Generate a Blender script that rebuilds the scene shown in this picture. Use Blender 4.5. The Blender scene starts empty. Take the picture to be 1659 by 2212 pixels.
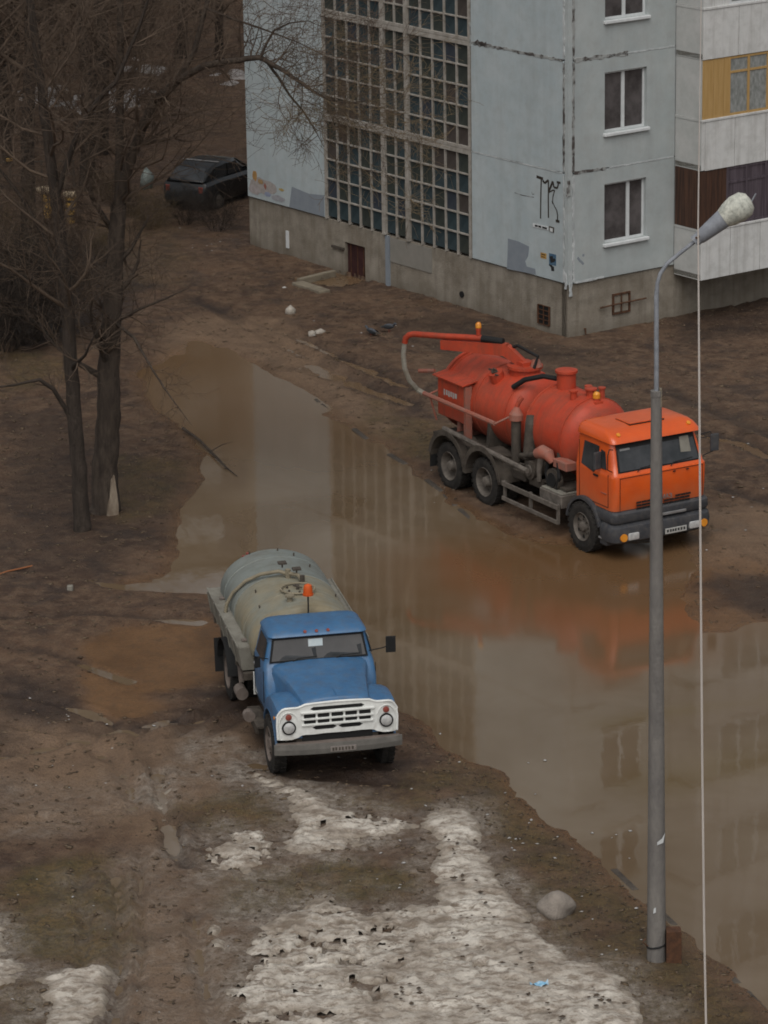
import bpy, bmesh, math, random
import numpy as np
from mathutils import Vector, Matrix, Euler
R = math.radians
rnd = random.Random(7)
col = bpy.context.scene.collection
sc = bpy.context.scene

# ------------------------------------------------------------------ camera
F_PX, TH, ROLL, CAMH = 7692.27, 0.29566, -0.0153, 21.796      # focal length in 1659x2212 pixels
PW, PH = 1659.0, 2212.0
cam = bpy.data.cameras.new('camera'); co = bpy.data.objects.new('camera', cam); col.objects.link(co)
cam.sensor_fit = 'VERTICAL'; cam.sensor_height = 36.0; cam.lens = F_PX / PH * 36.0
cam.clip_start = 0.5; cam.clip_end = 3000
co.location = (0, 0, CAMH)
co.matrix_world = Matrix.Translation((0, 0, CAMH)) @ Matrix.Rotation(math.pi/2 - TH, 4, 'X') @ Matrix.Rotation(ROLL, 4, 'Z')
sc.camera = co

# ------------------------------------------------------------------ light
world = bpy.data.worlds.new('World'); sc.world = world; world.use_nodes = True
wn = world.node_tree; wn.nodes.clear()
sky = wn.nodes.new('ShaderNodeTexSky'); sky.sky_type = 'NISHITA'; sky.sun_disc = False
sky.sun_elevation = R(56); sky.sun_rotation = R(186); sky.air_density = 1.2; sky.dust_density = 4.0
hs = wn.nodes.new('ShaderNodeHueSaturation'); hs.inputs['Saturation'].default_value = 0.22
bg = wn.nodes.new('ShaderNodeBackground'); bg.inputs['Strength'].default_value = 0.096
wo = wn.nodes.new('ShaderNodeOutputWorld')
wn.links.new(sky.outputs[0], hs.inputs['Color']); wn.links.new(hs.outputs[0], bg.inputs[0]); wn.links.new(bg.outputs[0], wo.inputs[0])
sun = bpy.data.lights.new('sun', 'SUN'); sun.energy = 1.2; sun.angle = R(55); sun.color = (1.0, 0.97, 0.93)
so = bpy.data.objects.new('sun', sun); col.objects.link(so)
so.rotation_euler = (R(36), 0, R(-6))
sc.view_settings.view_transform = 'Standard'; sc.view_settings.look = 'None'
sc.view_settings.exposure = 0.04; sc.view_settings.gamma = 1.0; sc.view_settings.use_curve_mapping = False
sc.render.engine = 'CYCLES'
sc.cycles.pixel_filter_type = 'BLACKMAN_HARRIS'; sc.cycles.filter_width = 1.8
sc.cycles.max_bounces = 5; sc.cycles.diffuse_bounces = 3; sc.cycles.glossy_bounces = 3

# ------------------------------------------------------------------ surveying helpers: sight lines from the photo's standpoint onto real planes
def _ray(u, v):
    a, b = u - PW/2, v - PH/2
    c, s = math.cos(ROLL), math.sin(ROLL)
    x, y = a*c + b*s, -a*s + b*c
    return np.array([x, F_PX*math.cos(TH) - y*math.sin(TH), -F_PX*math.sin(TH) - y*math.cos(TH)])
def G(u, v, z=0.0):
    d = _ray(u, v); t = (z - CAMH)/d[2]; return Vector((d[0]*t, d[1]*t, z))
def PY(u, v, y):
    d = _ray(u, v); t = y/d[1]; return Vector((d[0]*t, y, CAMH + d[2]*t))
BC = Vector((4.634, 85.785, 0)); BPSI = 0.9354
BYAW = math.pi/2 - BPSI
DR = Vector((math.sin(BPSI), math.cos(BPSI), 0)); DL = Vector((-math.cos(BPSI), math.sin(BPSI), 0))
def on_plane(u, v, D, off=0.0):
    N = np.array([D[1], -D[0], 0.0]); d = _ray(u, v); c = np.array([BC[0], BC[1], 0]) + off*N
    t = ((c - np.array([0, 0, CAMH])) @ N)/(d @ N); q = np.array([0, 0, CAMH]) + d*t
    return float((q[0]-BC[0])*D[0] + (q[1]-BC[1])*D[1]), float(q[2])

# ------------------------------------------------------------------ materials
def S(c):  # sRGB 0-255 to linear
    return tuple(((v/255)/12.92 if v/255 <= .04045 else ((v/255+.055)/1.055)**2.4) for v in c)
def mat(name, c1, c2=None, rough=.8, scale=4., detail=6., spec=.3, metal=0., bump=0., bscale=None, dirt=None, dirt_z=None, dirt_amt=.0, lo=.35, hi=.65, stretch=None, coat=0., streak=None, sdir=(2.2, 2.2, .12), samt=.5):
    m = bpy.data.materials.new(name); m.use_nodes = True
    n = m.node_tree.nodes; l = m.node_tree.links; b = n['Principled BSDF']
    b.inputs['Roughness'].default_value = rough; b.inputs['Metallic'].default_value = metal
    b.inputs['Specular IOR Level'].default_value = spec
    if coat: b.inputs['Coat Weight'].default_value = coat; b.inputs['Coat Roughness'].default_value = .25
    tc = n.new('ShaderNodeTexCoord'); vec = tc.outputs['Object']
    if stretch:
        mp = n.new('ShaderNodeMapping'); mp.inputs['Scale'].default_value = stretch; l.new(vec, mp.inputs[0]); vec = mp.outputs[0]
    def noise(sc_, det=detail, r=.6):
        t = n.new('ShaderNodeTexNoise'); t.inputs['Scale'].default_value = sc_; t.inputs['Detail'].default_value = det; t.inputs['Roughness'].default_value = r
        l.new(vec, t.inputs['Vector']); return t.outputs['Fac']
    def mr(x, a, c, d=0., e=1.):
        t = n.new('ShaderNodeMapRange'); t.inputs[1].default_value = a; t.inputs[2].default_value = c; t.inputs[3].default_value = d; t.inputs[4].default_value = e
        l.new(x, t.inputs[0]); return t.outputs[0]
    def mix(f, a, c):
        t = n.new('ShaderNodeMix'); t.data_type = 'RGBA'
        if isinstance(f, float): t.inputs[0].default_value = f
        else: l.new(f, t.inputs[0])
        for i, q in ((6, a), (7, c)):
            if isinstance(q, tuple): t.inputs[i].default_value = (*q, 1)
            else: l.new(q, t.inputs[i])
        return t.outputs[2]
    base = c1
    if c2 is not None: base = mix(mr(noise(scale), lo, hi), c1, c2)
    if streak is not None:
        mp2 = n.new('ShaderNodeMapping'); mp2.inputs['Scale'].default_value = sdir; l.new(tc.outputs['Object'], mp2.inputs[0])
        t2 = n.new('ShaderNodeTexNoise'); t2.inputs['Scale'].default_value = 2.2; t2.inputs['Detail'].default_value = 7; t2.inputs['Roughness'].default_value = .65; l.new(mp2.outputs[0], t2.inputs['Vector'])
        base = mix(mr(t2.outputs['Fac'], .48, .72, 0, samt), base, streak)
    if dirt is not None:
        f = mr(noise(scale*2.3, 8, .7), .45, .75, 0, dirt_amt)
        if dirt_z is not None:
            sx = n.new('ShaderNodeSeparateXYZ'); l.new(tc.outputs['Object'], sx.inputs[0])
            ad = n.new('ShaderNodeMath'); ad.operation = 'MULTIPLY_ADD'; l.new(noise(scale*1.5), ad.inputs[0]); ad.inputs[1].default_value = -.8; l.new(sx.outputs[2], ad.inputs[2])
            g = mr(ad.outputs[0], dirt_z[0]-.4, dirt_z[1]-.4, dirt_z[2] if len(dirt_z) > 2 else .85, 0)
            mx = n.new('ShaderNodeMath'); mx.operation = 'MAXIMUM'; l.new(f, mx.inputs[0]); l.new(g, mx.inputs[1]); f = mx.outputs[0]
        base = mix(f, base, dirt)
        rr = n.new('ShaderNodeMapRange'); rr.inputs[3].default_value = rough; rr.inputs[4].default_value = .85; l.new(f, rr.inputs[0]); l.new(rr.outputs[0], b.inputs['Roughness'])
    if isinstance(base, tuple): b.inputs['Base Color'].default_value = (*base, 1)
    else: l.new(base, b.inputs['Base Color'])
    if bump:
        bp = n.new('ShaderNodeBump'); bp.inputs['Strength'].default_value = bump; bp.inputs['Distance'].default_value = .05
        l.new(noise(bscale or scale*4), bp.inputs['Height']); l.new(bp.outputs[0], b.inputs['Normal'])
    return m
MUD = (.085, .063, .045)
M = {}
M['wall'] = mat('painted_concrete', (.36, .415, .43), (.41, .455, .465), .85, 1.3, dirt=(.25, .25, .23), dirt_amt=.35, streak=(.26, .275, .27), samt=.32, sdir=(1.1, 1.1, .10), bump=.15, bscale=60)
M['wall2'] = mat('painted_concrete_b', (.34, .375, .375), (.40, .43, .425), .85, 1.1, dirt=(.27, .26, .24), dirt_amt=.4, streak=(.26, .275, .27), samt=.32, sdir=(1.1, 1.1, .10), bump=.15, bscale=60)
M['plinth'] = mat('plinth_render', (.20, .172, .135), (.29, .26, .215), .9, 1.2, dirt=(.10, .085, .065), dirt_amt=.6, dirt_z=(.0, .5, .55), streak=(.13, .105, .075), samt=.6, bump=.4, bscale=25)
M['seal_dark'] = mat('bitumen_seal', (.07, .06, .055), (.30, .31, .30), .9, 3.2, lo=.42, hi=.56, bump=.5)
M['seal_light'] = mat('mastic_seal', (.50, .52, .52), (.30, .32, .32), .8, 3.0, bump=.5)
M['lattice'] = mat('stair_lattice_concrete', (.36, .335, .30), (.26, .24, .21), .85, 3.0, dirt=(.14, .115, .085), dirt_amt=.6, bump=.3)
PANES = [mat('stair_glass_%s' % k, c, c2, .22, 1.6, spec=.4, bump=.1) for k, c, c2 in (
    ('teal', (.022, .036, .042), (.042, .062, .070)), ('green', (.028, .036, .034), (.045, .052, .046)), ('brown', (.05, .043, .038), (.07, .060, .055)), ('blue', (.030, .038, .050), (.045, .054, .066)))]
M['glass'] = mat('window_glass', (.045, .041, .041), (.11, .10, .10), .08, 1.8, spec=.5)
M['pvc'] = mat('white_pvc', (.62, .64, .64), (.52, .54, .54), .45, 5)
M['balc'] = mat('balcony_sheet', (.54, .545, .53), (.60, .60, .585), .7, 1.8, streak=(.33, .32, .30), samt=.6, dirt=(.27, .26, .24), dirt_amt=.4)
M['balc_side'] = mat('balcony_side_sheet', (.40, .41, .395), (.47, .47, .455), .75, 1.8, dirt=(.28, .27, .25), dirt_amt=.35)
M['varnish'] = mat('varnished_board', (.38, .235, .085), (.45, .29, .12), .5, 2.0, stretch=(6, 6, .6))
M['redwood'] = mat('red_brown_board', (.035, .020, .015), (.085, .042, .026), .6, 2.0, stretch=(7, 7, .5))
M['purple'] = mat('purple_curtain', (.055, .044, .052), (.11, .09, .105), .35, 3, stretch=(7, 7, .4))
M['lace'] = mat('lace_curtain', (.17, .18, .17), (.30, .31, .30), .35, 4, stretch=(3, 3, 1.5))
M['reddoor'] = mat('maroon_door', (.030, .011, .011), (.050, .018, .017), .7, 3)
M['dark'] = mat('dark_gap', (.012, .012, .012), rough=.8)
M['rust'] = mat('rust', (.055, .028, .017), (.11, .05, .025), .85, 9, bump=.4)
M['concrete'] = mat('weathered_concrete', (.25, .235, .20), (.17, .155, .13), .9, 5, bump=.5)
M['post'] = mat('post_concrete', (.205, .19, .172), (.14, .13, .122), .9, 3.5, bump=.4, bscale=30, dirt=(.11, .105, .10), dirt_amt=.5, stretch=(1, 1, .35))
M['galv'] = mat('painted_steel_grey', (.26, .275, .30), (.19, .20, .22), .5, 8)
M['cap'] = mat('lamp_cap_white', (.60, .60, .52), (.40, .41, .36), .6, 9, dirt=(.14, .14, .12), dirt_amt=.8)
M['slab'] = mat('concrete_slab', (.22, .19, .14), (.16, .135, .10), .9, 4, bump=.5)
M['stone'] = mat('boulder_stone', (.27, .235, .20), (.19, .165, .14), .9, 6, bump=.6, bscale=30)
M['rubble'] = mat('pale_rubble', (.40, .36, .31), (.27, .24, .20), .9, 6, bump=.6)
M['bark'] = mat('bark', (.038, .029, .023), (.078, .060, .046), .95, 9, bump=.9, bscale=20, stretch=(1, 1, .25))
M['bark_d'] = mat('bark_dark', (.030, .023, .018), (.056, .043, .034), .95, 9, bump=.8, stretch=(1, 1, .25))
M['twig'] = mat('twig_bark', (.062, .044, .032), (.115, .082, .058), .95, 1.5)
M['twig_g'] = mat('twig_bark_olive', (.07, .050, .028), (.125, .090, .045), .95, 1.5)
M['twig_ochre'] = mat('twig_ochre', (.16, .115, .06), (.11, .085, .06), .9, 1.5)
M['wood_pale'] = mat('bare_wood', (.30, .25, .19), (.17, .13, .095), .9, 8, stretch=(1, 1, .3))
M['yellow'] = mat('yellow_paint', (.50, .31, .09), (.30, .17, .045), .7, 6)
M['cream'] = mat('cream_paint', (.52, .42, .30), (.40, .31, .20), .7, 6)
# vehicles
M['k_cab'] = mat('orange_cab_paint', (.66, .095, .010), (.58, .080, .010), .30, 2, spec=.5, coat=.4, dirt=(.34, .15, .07), dirt_amt=.12, dirt_z=(.95, 1.5, .45))
M['k_tank'] = mat('faded_red_tank_paint', (.42, .045, .018), (.45, .068, .032), .5, 1.6, spec=.3, streak=(.20, .06, .035), sdir=(3.5, .6, .35), samt=.7, dirt=(.14, .06, .04), dirt_amt=.55, dirt_z=(1.0, 2.0, .8))
M['k_frame'] = mat('muddy_frame', (.046, .038, .031), (.09, .075, .06), .9, 4, bump=.4)
M['k_pink'] = mat('dusty_red_steel', (.32, .10, .065), (.25, .13, .10), .7, 5)
M['k_bumper'] = mat('dark_grey_bumper', (.035, .037, .043), (.055, .056, .06), .55, 4, dirt=(.12, .105, .09), dirt_amt=.5)
M['tyre'] = mat('tyre_rubber', (.016, .015, .014), (.035, .031, .027), .9, 7, bump=.5)
M['rim'] = mat('muddy_rim', (.085, .073, .062), (.155, .135, .115), .8, 7)
M['z_rim'] = mat('brown_rim', (.12, .095, .08), (.18, .15, .13), .8, 7)
M['vglass'] = mat('vehicle_glass', (.022, .025, .027), (.05, .052, .055), .07, 2.2, spec=.5)
M['rubber'] = mat('black_rubber', (.012, .012, .012), rough=.7)
M['amber'] = mat('amber_lens', (.62, .21, .02), (.70, .28, .03), .25, 5, spec=.5)
M['orange_lens'] = mat('orange_beacon_lens', (.62, .10, .015), (.5, .075, .01), .3, 5, spec=.5)
M['lens'] = mat('headlamp_glass', (.42, .42, .42), (.60, .60, .58), .15, 12, spec=.6, metal=.2)
M['redlens'] = mat('red_lens', (.22, .05, .04), (.27, .07, .05), .35, 5)
M['steel'] = mat('bare_steel', (.30, .30, .30), (.22, .21, .20), .45, 6, metal=.5)
M['plate'] = mat('number_plate', (.42, .42, .40), (.34, .33, .31), .5, 20)
M['ink'] = mat('black_ink', (.02, .02, .02), rough=.7)
M['z_blue'] = mat('blue_cab_paint', (.046, .142, .282), (.036, .112, .232), .40, 3.2, spec=.45, coat=.2, bump=.05, bscale=40, dirt=(.10, .105, .11), dirt_amt=.5, dirt_z=(.55, 1.0, .5))
M['z_white'] = mat('white_enamel', (.76, .77, .74), (.66, .67, .64), .4, 5, dirt=(.30, .26, .21), dirt_amt=.2, dirt_z=(.75, .95, .4))
M['z_tank'] = mat('grey_green_tank_paint', (.17, .192, .18), (.205, .222, .205), .6, 1.6, streak=(.11, .10, .08), sdir=(3.5, .6, .35), samt=.6, dirt=(.13, .12, .09), dirt_amt=.5)
M['z_tank_y'] = mat('yellowed_tank_paint', (.25, .21, .135), (.205, .21, .175), .65, 1.8, streak=(.15, .12, .07), sdir=(3.5, .6, .35), samt=.6, dirt=(.13, .11, .075), dirt_amt=.5)
M['z_rail'] = mat('grey_platform_steel', (.235, .225, .19), (.165, .155, .13), .75, 3, dirt=(.11, .09, .07), dirt_amt=.5)
M['z_bumper'] = mat('muddy_grey_bumper', (.105, .098, .088), (.15, .14, .125), .8, 5)
M['z_black'] = mat('black_mudflap', (.014, .014, .014), rough=.8)
M['z_hose'] = mat('tan_hose', (.25, .215, .15), (.18, .155, .11), .8, 6)
M['hose_grey'] = mat('ribbed_grey_hose', (.27, .26, .22), (.20, .17, .13), .7, 6)
M['paper'] = mat('paper_card', (.55, .60, .60), (.45, .52, .54), .7, 9)
M['car'] = mat('dark_car_paint', (.012, .014, .016), (.02, .022, .024), .3, 3, spec=.5, dirt=(.05, .045, .04), dirt_amt=.4)
M['pigeon'] = mat('pigeon_feathers', (.045, .05, .06), (.085, .09, .10), .8, 20)
M['wrapper'] = mat('blue_white_wrapper', (.50, .62, .70), (.10, .32, .50), .4, 18)
M['litter'] = mat('white_litter', (.45, .44, .42), (.33, .31, .29), .7, 15)
M['clod'] = mat('dark_clods', (.045, .033, .024), (.08, .06, .04), .9, 12)
M['dead_leaf'] = mat('dead_leaf', (.075, .05, .033), (.15, .11, .07), .9, 2.)
M['dry_grass'] = mat('dry_grass', (.11, .085, .035), (.17, .14, .07), .9, 1.)
M['cable'] = mat('white_cable', (.46, .42, .38), (.40, .36, .33), .6, 5)
M['graffiti'] = mat('black_spray', (.022, .018, .016), (.05, .04, .03), .8, 12)
M['patchpaint'] = mat('grey_blue_patch', (.19, .215, .245), (.215, .24, .265), .85, 4)
M['orange_stick'] = mat('orange_stick', (.26, .10, .04), rough=.8)

# ------------------------------------------------------------------ object helpers
def tag(o, label=None, cat=None, group=None, kind=None):
    if label: o['label'] = label
    if cat: o['category'] = cat
    if group: o['group'] = group
    if kind: o['kind'] = kind
    return o
def empty(name, loc, rz, label, cat, group=None, tilt=0.):
    o = bpy.data.objects.new(name, None); col.objects.link(o)
    o.location = loc; o.rotation_euler = (0, tilt, rz); o.empty_display_size = .3
    return tag(o, label, cat, group)
def link_mesh(name, me, parent=None, loc=None):
    o = bpy.data.objects.new(name, me); col.objects.link(o); o.parent = parent
    if loc is not None: o.location = loc
    return o
class MB:
    def __init__(s): s.bm = bmesh.new()
    def quads(s, vs, fs):
        b = [s.bm.verts.new(v) for v in vs]
        for f in fs:
            try: s.bm.faces.new([b[i] for i in f])
            except ValueError: pass
        return b
    def box(s, c, sz, rot=None, bev=0., segs=2):
        t = bmesh.new(); bmesh.ops.create_cube(t, size=1.0)
        for v in t.verts: v.co = Vector((v.co.x*sz[0], v.co.y*sz[1], v.co.z*sz[2]))
        if bev: bmesh.ops.bevel(t, geom=t.edges[:], offset=bev, segments=segs, affect='EDGES', profile=.6)
        mtx = Matrix.Translation(c)
        if rot: mtx = mtx @ Euler(rot).to_matrix().to_4x4()
        t.transform(mtx); s.merge(t); return s
    def b2(s, x0, x1, y0, y1, z0, z1, bev=0., segs=2):
        return s.box(((x0+x1)/2, (y0+y1)/2, (z0+z1)/2), (abs(x1-x0), abs(y1-y0), abs(z1-z0)), None, bev, segs)
    def merge(s, t):
        me = bpy.data.meshes.new('t'); t.to_mesh(me); t.free(); s.bm.from_mesh(me); bpy.data.meshes.remove(me)
    def tube(s, pts, r, seg=10, caps=True):
        pts = [Vector(p) for p in pts]; n = len(pts)
        rs = r if isinstance(r, (list, tuple)) else [r]*n
        rings = []; up = None
        for i, p in enumerate(pts):
            d = (pts[min(i+1, n-1)] - pts[max(i-1, 0)]).normalized()
            if up is None:
                up = Vector((0, 0, 1)) if abs(d.z) < .9 else Vector((1, 0, 0))
            a = d.cross(up).normalized(); b = a.cross(d).normalized(); up = b
            rings.append([s.bm.verts.new(p + (a*math.cos(t) + b*math.sin(t))*rs[i]) for t in [2*math.pi*k/seg for k in range(seg)]])
        for i in range(n-1):
            for k in range(seg):
                s.bm.faces.new((rings[i][k], rings[i][(k+1) % seg], rings[i+1][(k+1) % seg], rings[i+1][k]))
        if caps:
            s.bm.faces.new(rings[0][::-1]); s.bm.faces.new(rings[-1])
        return s
    def loft(s, rings, caps=True):
        rv = [[s.bm.verts.new(p) for p in r] for r in rings]; n = len(rv[0])
        for i in range(len(rv)-1):
            for k in range(n): s.bm.faces.new((rv[i][k], rv[i][(k+1) % n], rv[i+1][(k+1) % n], rv[i+1][k]))
        if caps:
            s.bm.faces.new(rv[0][::-1]); s.bm.faces.new(rv[-1])
        return s
    def slab(s, pts, th):
        """flat polygon extruded by vector th"""
        a = [s.bm.verts.new(p) for p in pts]; b = [s.bm.verts.new(Vector(p)+Vector(th)) for p in pts]; n = len(a)
        s.bm.faces.new(a[::-1]); s.bm.faces.new(b)
        for k in range(n): s.bm.faces.new((a[k], a[(k+1) % n], b[(k+1) % n], b[k]))
        return s
    def mesh(s, name, m, smooth=False):
        bmesh.ops.recalc_face_normals(s.bm, faces=s.bm.faces[:])
        me = bpy.data.meshes.new(name); s.bm.to_mesh(me); s.bm.free()
        if m is not None: me.materials.append(m)
        if smooth:
            me.polygons.foreach_set('use_smooth', [True]*len(me.polygons))
            try: me.set_sharp_from_angle(angle=R(38))
            except Exception: pass
        return me
    def build(s, name, m, parent=None, smooth=False, **kw):
        o = link_mesh(name, s.mesh(name, m, smooth), parent)
        tag(o, **kw); return o
def np_mesh(name, V, Q, m, parent=None, smooth=True, **kw):
    me = bpy.data.meshes.new(name); V = np.asarray(V, np.float32); Q = np.asarray(Q, np.int32); k = Q.shape[1]
    me.vertices.add(len(V)); me.vertices.foreach_set('co', V.ravel())
    me.loops.add(Q.size); me.loops.foreach_set('vertex_index', Q.ravel())
    me.polygons.add(len(Q)); me.polygons.foreach_set('loop_start', np.arange(0, Q.size, k)); me.polygons.foreach_set('loop_total', np.full(len(Q), k))
    if smooth: me.polygons.foreach_set('use_smooth', np.ones(len(Q), bool))
    me.update(calc_edges=True); me.validate()
    if m is not None: me.materials.append(m)
    o = link_mesh(name, me, parent); tag(o, **kw); return o

# ------------------------------------------------------------------ noise and distance fields
def hsh(ix, iy, seed):
    h = (ix.astype(np.int64)*374761393 + iy.astype(np.int64)*668265263 + seed*1442695041) & 0xffffffff
    h = ((h ^ (h >> 13))*1274126177) & 0xffffffff
    return ((h ^ (h >> 16)) & 0xffff)/65535.0
def vnoise(x, y, seed=0):
    ix, iy = np.floor(x), np.floor(y); fx, fy = x-ix, y-iy; fx = fx*fx*(3-2*fx); fy = fy*fy*(3-2*fy)
    a, b, c, d = hsh(ix, iy, seed), hsh(ix+1, iy, seed), hsh(ix, iy+1, seed), hsh(ix+1, iy+1, seed)
    return (a*(1-fx)+b*fx)*(1-fy) + (c*(1-fx)+d*fx)*fy
def fbm(x, y, f=1., o=4, seed=0, g=.5):
    r = 0*x; a = 1.; t = 0.
    for k in range(o):
        r = r + a*(vnoise(x*f, y*f, seed+k*17)-.5)*2; t += a; a *= g; f *= 2.03
    return r/t
def sdist(x, y, poly):
    """signed distance, negative inside"""
    P = np.array([(p[0], p[1]) for p in poly]); n = len(P); d = np.full(x.shape, 1e9); ins = np.zeros(x.shape, bool)
    for i in range(n):
        a, b = P[i], P[(i+1) % n]; e = b-a; w0, w1 = x-a[0], y-a[1]
        t = np.clip((w0*e[0]+w1*e[1])/(e@e+1e-12), 0, 1); d = np.minimum(d, (w0-t*e[0])**2+(w1-t*e[1])**2)
        c = ((a[1] > y) != (b[1] > y)); ins ^= c & (x < (b[0]-a[0])*(y-a[1])/((b[1]-a[1]) if b[1] != a[1] else 1e-9)+a[0])
    d = np.sqrt(d); return np.where(ins, -d, d)
def ldist(x, y, pts):
    d = np.full(np.shape(x), 1e9)
    for a, b in zip(pts[:-1], pts[1:]):
        e = (b[0]-a[0], b[1]-a[1]); w0, w1 = x-a[0], y-a[1]; t = np.clip((w0*e[0]+w1*e[1])/(e[0]**2+e[1]**2+1e-12), 0, 1)
        d = np.minimum(d, (w0-t*e[0])**2+(w1-t*e[1])**2)
    return np.sqrt(d)
def gp(l): return [G(u, v) for u, v in l]
def sstep(a, b, x):
    t = np.clip((x-a)/(b-a), 0, 1); return t*t*(3-2*t)

WATER = gp([(300, 800), (335, 870), (400, 935), (442, 985), (432, 1040), (395, 1090), (378, 1150), (385, 1200), (350, 1245), (275, 1266), (440, 1280),
            (540, 1310), (640, 1390), (760, 1480), (868, 1530), (940, 1585), (1010, 1645), (1090, 1680), (1105, 1722), (1170, 1755), (1225, 1805), (1300, 1860), (1395, 1945), (1470, 2010),
            (1540, 2075), (1600, 2130), (1660, 2185), (1760, 2260), (2400, 2300), (2500, 1600), (1900, 1330), (1659, 1343), (1510, 1370), (1480, 1290), (1500, 1215), (1460, 1170),
            (1250, 1185), (1100, 1165), (1020, 1125), (955, 1062), (880, 1003), (800, 952), (700, 885), (560, 800), (430, 740)])
BANK = gp([(930, 1165), (1060, 1160), (1250, 1175), (1480, 1165), (1500, 1230), (1560, 1225), (1700, 1230), (1800, 1330), (1659, 1348), (1510, 1372), (1500, 1410), (1400, 1395), (1325, 1412), (1330, 1460), (1275, 1478),
           (1243, 1440), (1225, 1385), (1140, 1378), (1080, 1368), (1010, 1345), (900, 1265), (820, 1210)])
SIDEP = gp([(188, 1405), (250, 1362), (340, 1352), (440, 1342), (520, 1400), (470, 1470), (360, 1490), (300, 1500), (335, 1530), (320, 1560), (240, 1562), (195, 1525)])
ROADEDGE = gp([(-200, 560), (300, 640), (470, 700), (700, 880), (960, 1065), (1200, 1220)])
SNOW = [(gp(p), th) for p, th in [
    ([(512, 1640), (545, 1645), (600, 1690), (650, 1705), (700, 1725), (770, 1752), (850, 1762), (905, 1778), (930, 1795), (900, 1808), (800, 1832), (740, 1858), (650, 1872), (590, 1850), (600, 1820), (625, 1790), (612, 1745), (560, 1712), (522, 1690)], .55),
    ([(890, 1785), (950, 1750), (1012, 1752), (1036, 1782), (1042, 1830), (1062, 1862), (1078, 1905), (1118, 1955), (1168, 2010), (1232, 2082), (1300, 2092), (1350, 2122), (1385, 2168), (1398, 2212), (1400, 2300), (470, 2300), (497, 2200), (494, 2110),
      (540, 2050), (575, 2005), (640, 1965), (700, 1945), (760, 1968), (830, 1975), (925, 1965), (950, 1925), (930, 1888), (935, 1835), (915, 1805)], .0),
    ([(425, 1840), (500, 1800), (575, 1800), (610, 1830), (600, 1870), (560, 1895), (470, 1905), (415, 1880)], .45),
    ([(-60, 1985), (8, 2000), (28, 2040), (20, 2075), (62, 2092), (30, 2140), (-10, 2150), (-60, 2140)], .1),
    ([(72, 2128), (120, 2112), (180, 2100), (245, 2110), (240, 2170), (190, 2260), (60, 2290), (100, 2185)], .15),
    ([(335, 1695), (372, 1688), (378, 1728), (348, 1750), (325, 1735)], .2),
    ([(425, 1618), (440, 1612), (442, 1640), (428, 1648)], .3),
    ([(440, 2010), (480, 1990), (500, 2040), (480, 2100), (450, 2080)], .5)]]
FARSNOW = [gp(p) for p in [[(20, 205), (90, 190), (165, 200), (160, 235), (60, 245)], [(170, 225), (240, 195), (350, 200), (350, 225), (250, 255), (190, 262)], [(80, 240), (150, 232), (170, 262), (100, 280)],
                           [(260, 120), (350, 122), (350, 136), (260, 136)], [(450, 150), (528, 145), (528, 200), (470, 190)], [(290, 150), (340, 145), (340, 170), (280, 175)]]]
GRASS = [(gp(p), w) for p, w in [
    ([(0, 1905), (90, 1862), (235, 1850), (285, 1905), (260, 2110), (60, 2085), (0, 2000)], 1.), ([(395, 1755), (500, 1712), (612, 1722), (610, 1780), (500, 1810), (420, 1800)], .9),
    ([(540, 1880), (760, 1870), (905, 1885), (930, 1950), (760, 1960), (600, 1965), (480, 1985)], 1.), ([(720, 1745), (880, 1690), (1000, 1645), (1095, 1690), (1170, 1765), (1395, 1955), (1480, 2030), (1660, 2200), (1660, 2260), (1420, 2230), (1230, 2070), (1060, 1850), (1030, 1760)], .75),
    ([(1330, 2080), (1480, 2050), (1640, 2230), (1400, 2200)], .7), ([(0, 2140), (110, 2110), (120, 2160), (60, 2240), (0, 2240)], .8),
    ([(0, 770), (150, 760), (150, 830), (0, 860)], .7), ([(240, 990), (400, 1000), (380, 1100), (260, 1140)], .55), ([(800, 870), (960, 930), (1000, 1000), (900, 1000), (780, 930)], .7),
    ([(200, 500), (380, 480), (420, 620), (250, 640)], .3)]]
RUTS = [(gp(p), w, d) for p, w, d in [
    ([(303, 1850), (305, 1960), (308, 2040), (300, 2150)], .07, .07), ([(365, 1790), (392, 1860), (400, 1880)], .12, .06), ([(170, 1890), (185, 2000), (172, 2110)], .10, .05),
    ([(0, 1400), (140, 1425), (280, 1475)], .10, .05), ([(380, 1600), (460, 1545), (520, 1500)], .14, .05), ([(350, 1650), (430, 1600), (520, 1560)], .14, .04),
    ([(660, 795), (760, 830), (880, 875)], .3, .07), ([(700, 780), (800, 800), (900, 850)], .2, .05), ([(1500, 940), (1600, 960), (1700, 1010)], .25, .08), ([(1440, 850), (1560, 900), (1700, 960)], .25, .05),
    ([(420, 740), (540, 800), (700, 880)], .35, .03), ([(0, 1230), (150, 1245), (260, 1270), (440, 1275)], .2, .03), ([(0, 1640), (200, 1600), (380, 1560)], .2, .07), ([(0, 1500), (180, 1540), (300, 1600), (340, 1680)], .16, .06), ([(-20, 1560), (160, 1600), (260, 1660), (300, 1760)], .16, .06), ([(340, 1680), (360, 1780), (372, 1860)], .14, .08), ([(250, 1900), (262, 2050), (250, 2230)], .12, .07), ([(420, 1980), (430, 2080), (470, 2240)], .12, .06), ([(0, 1780), (160, 1775), (300, 1745)], .10, .04), ([(550, 1655), (640, 1680), (860, 1700)], .2, .05), ([(0, 1340), (180, 1330), (430, 1345)], .15, .05), ([(430, 1560), (300, 1590), (150, 1585)], .13, .06), ([(560, 700), (700, 760), (860, 840)], .18, .07), ([(420, 650), (560, 720), (700, 800)], .2, .05), ([(1560, 1060), (1700, 1100), (1800, 1150)], .2, .06), ([(620, 880), (500, 760), (440, 700)], .2, .03)]]

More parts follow.
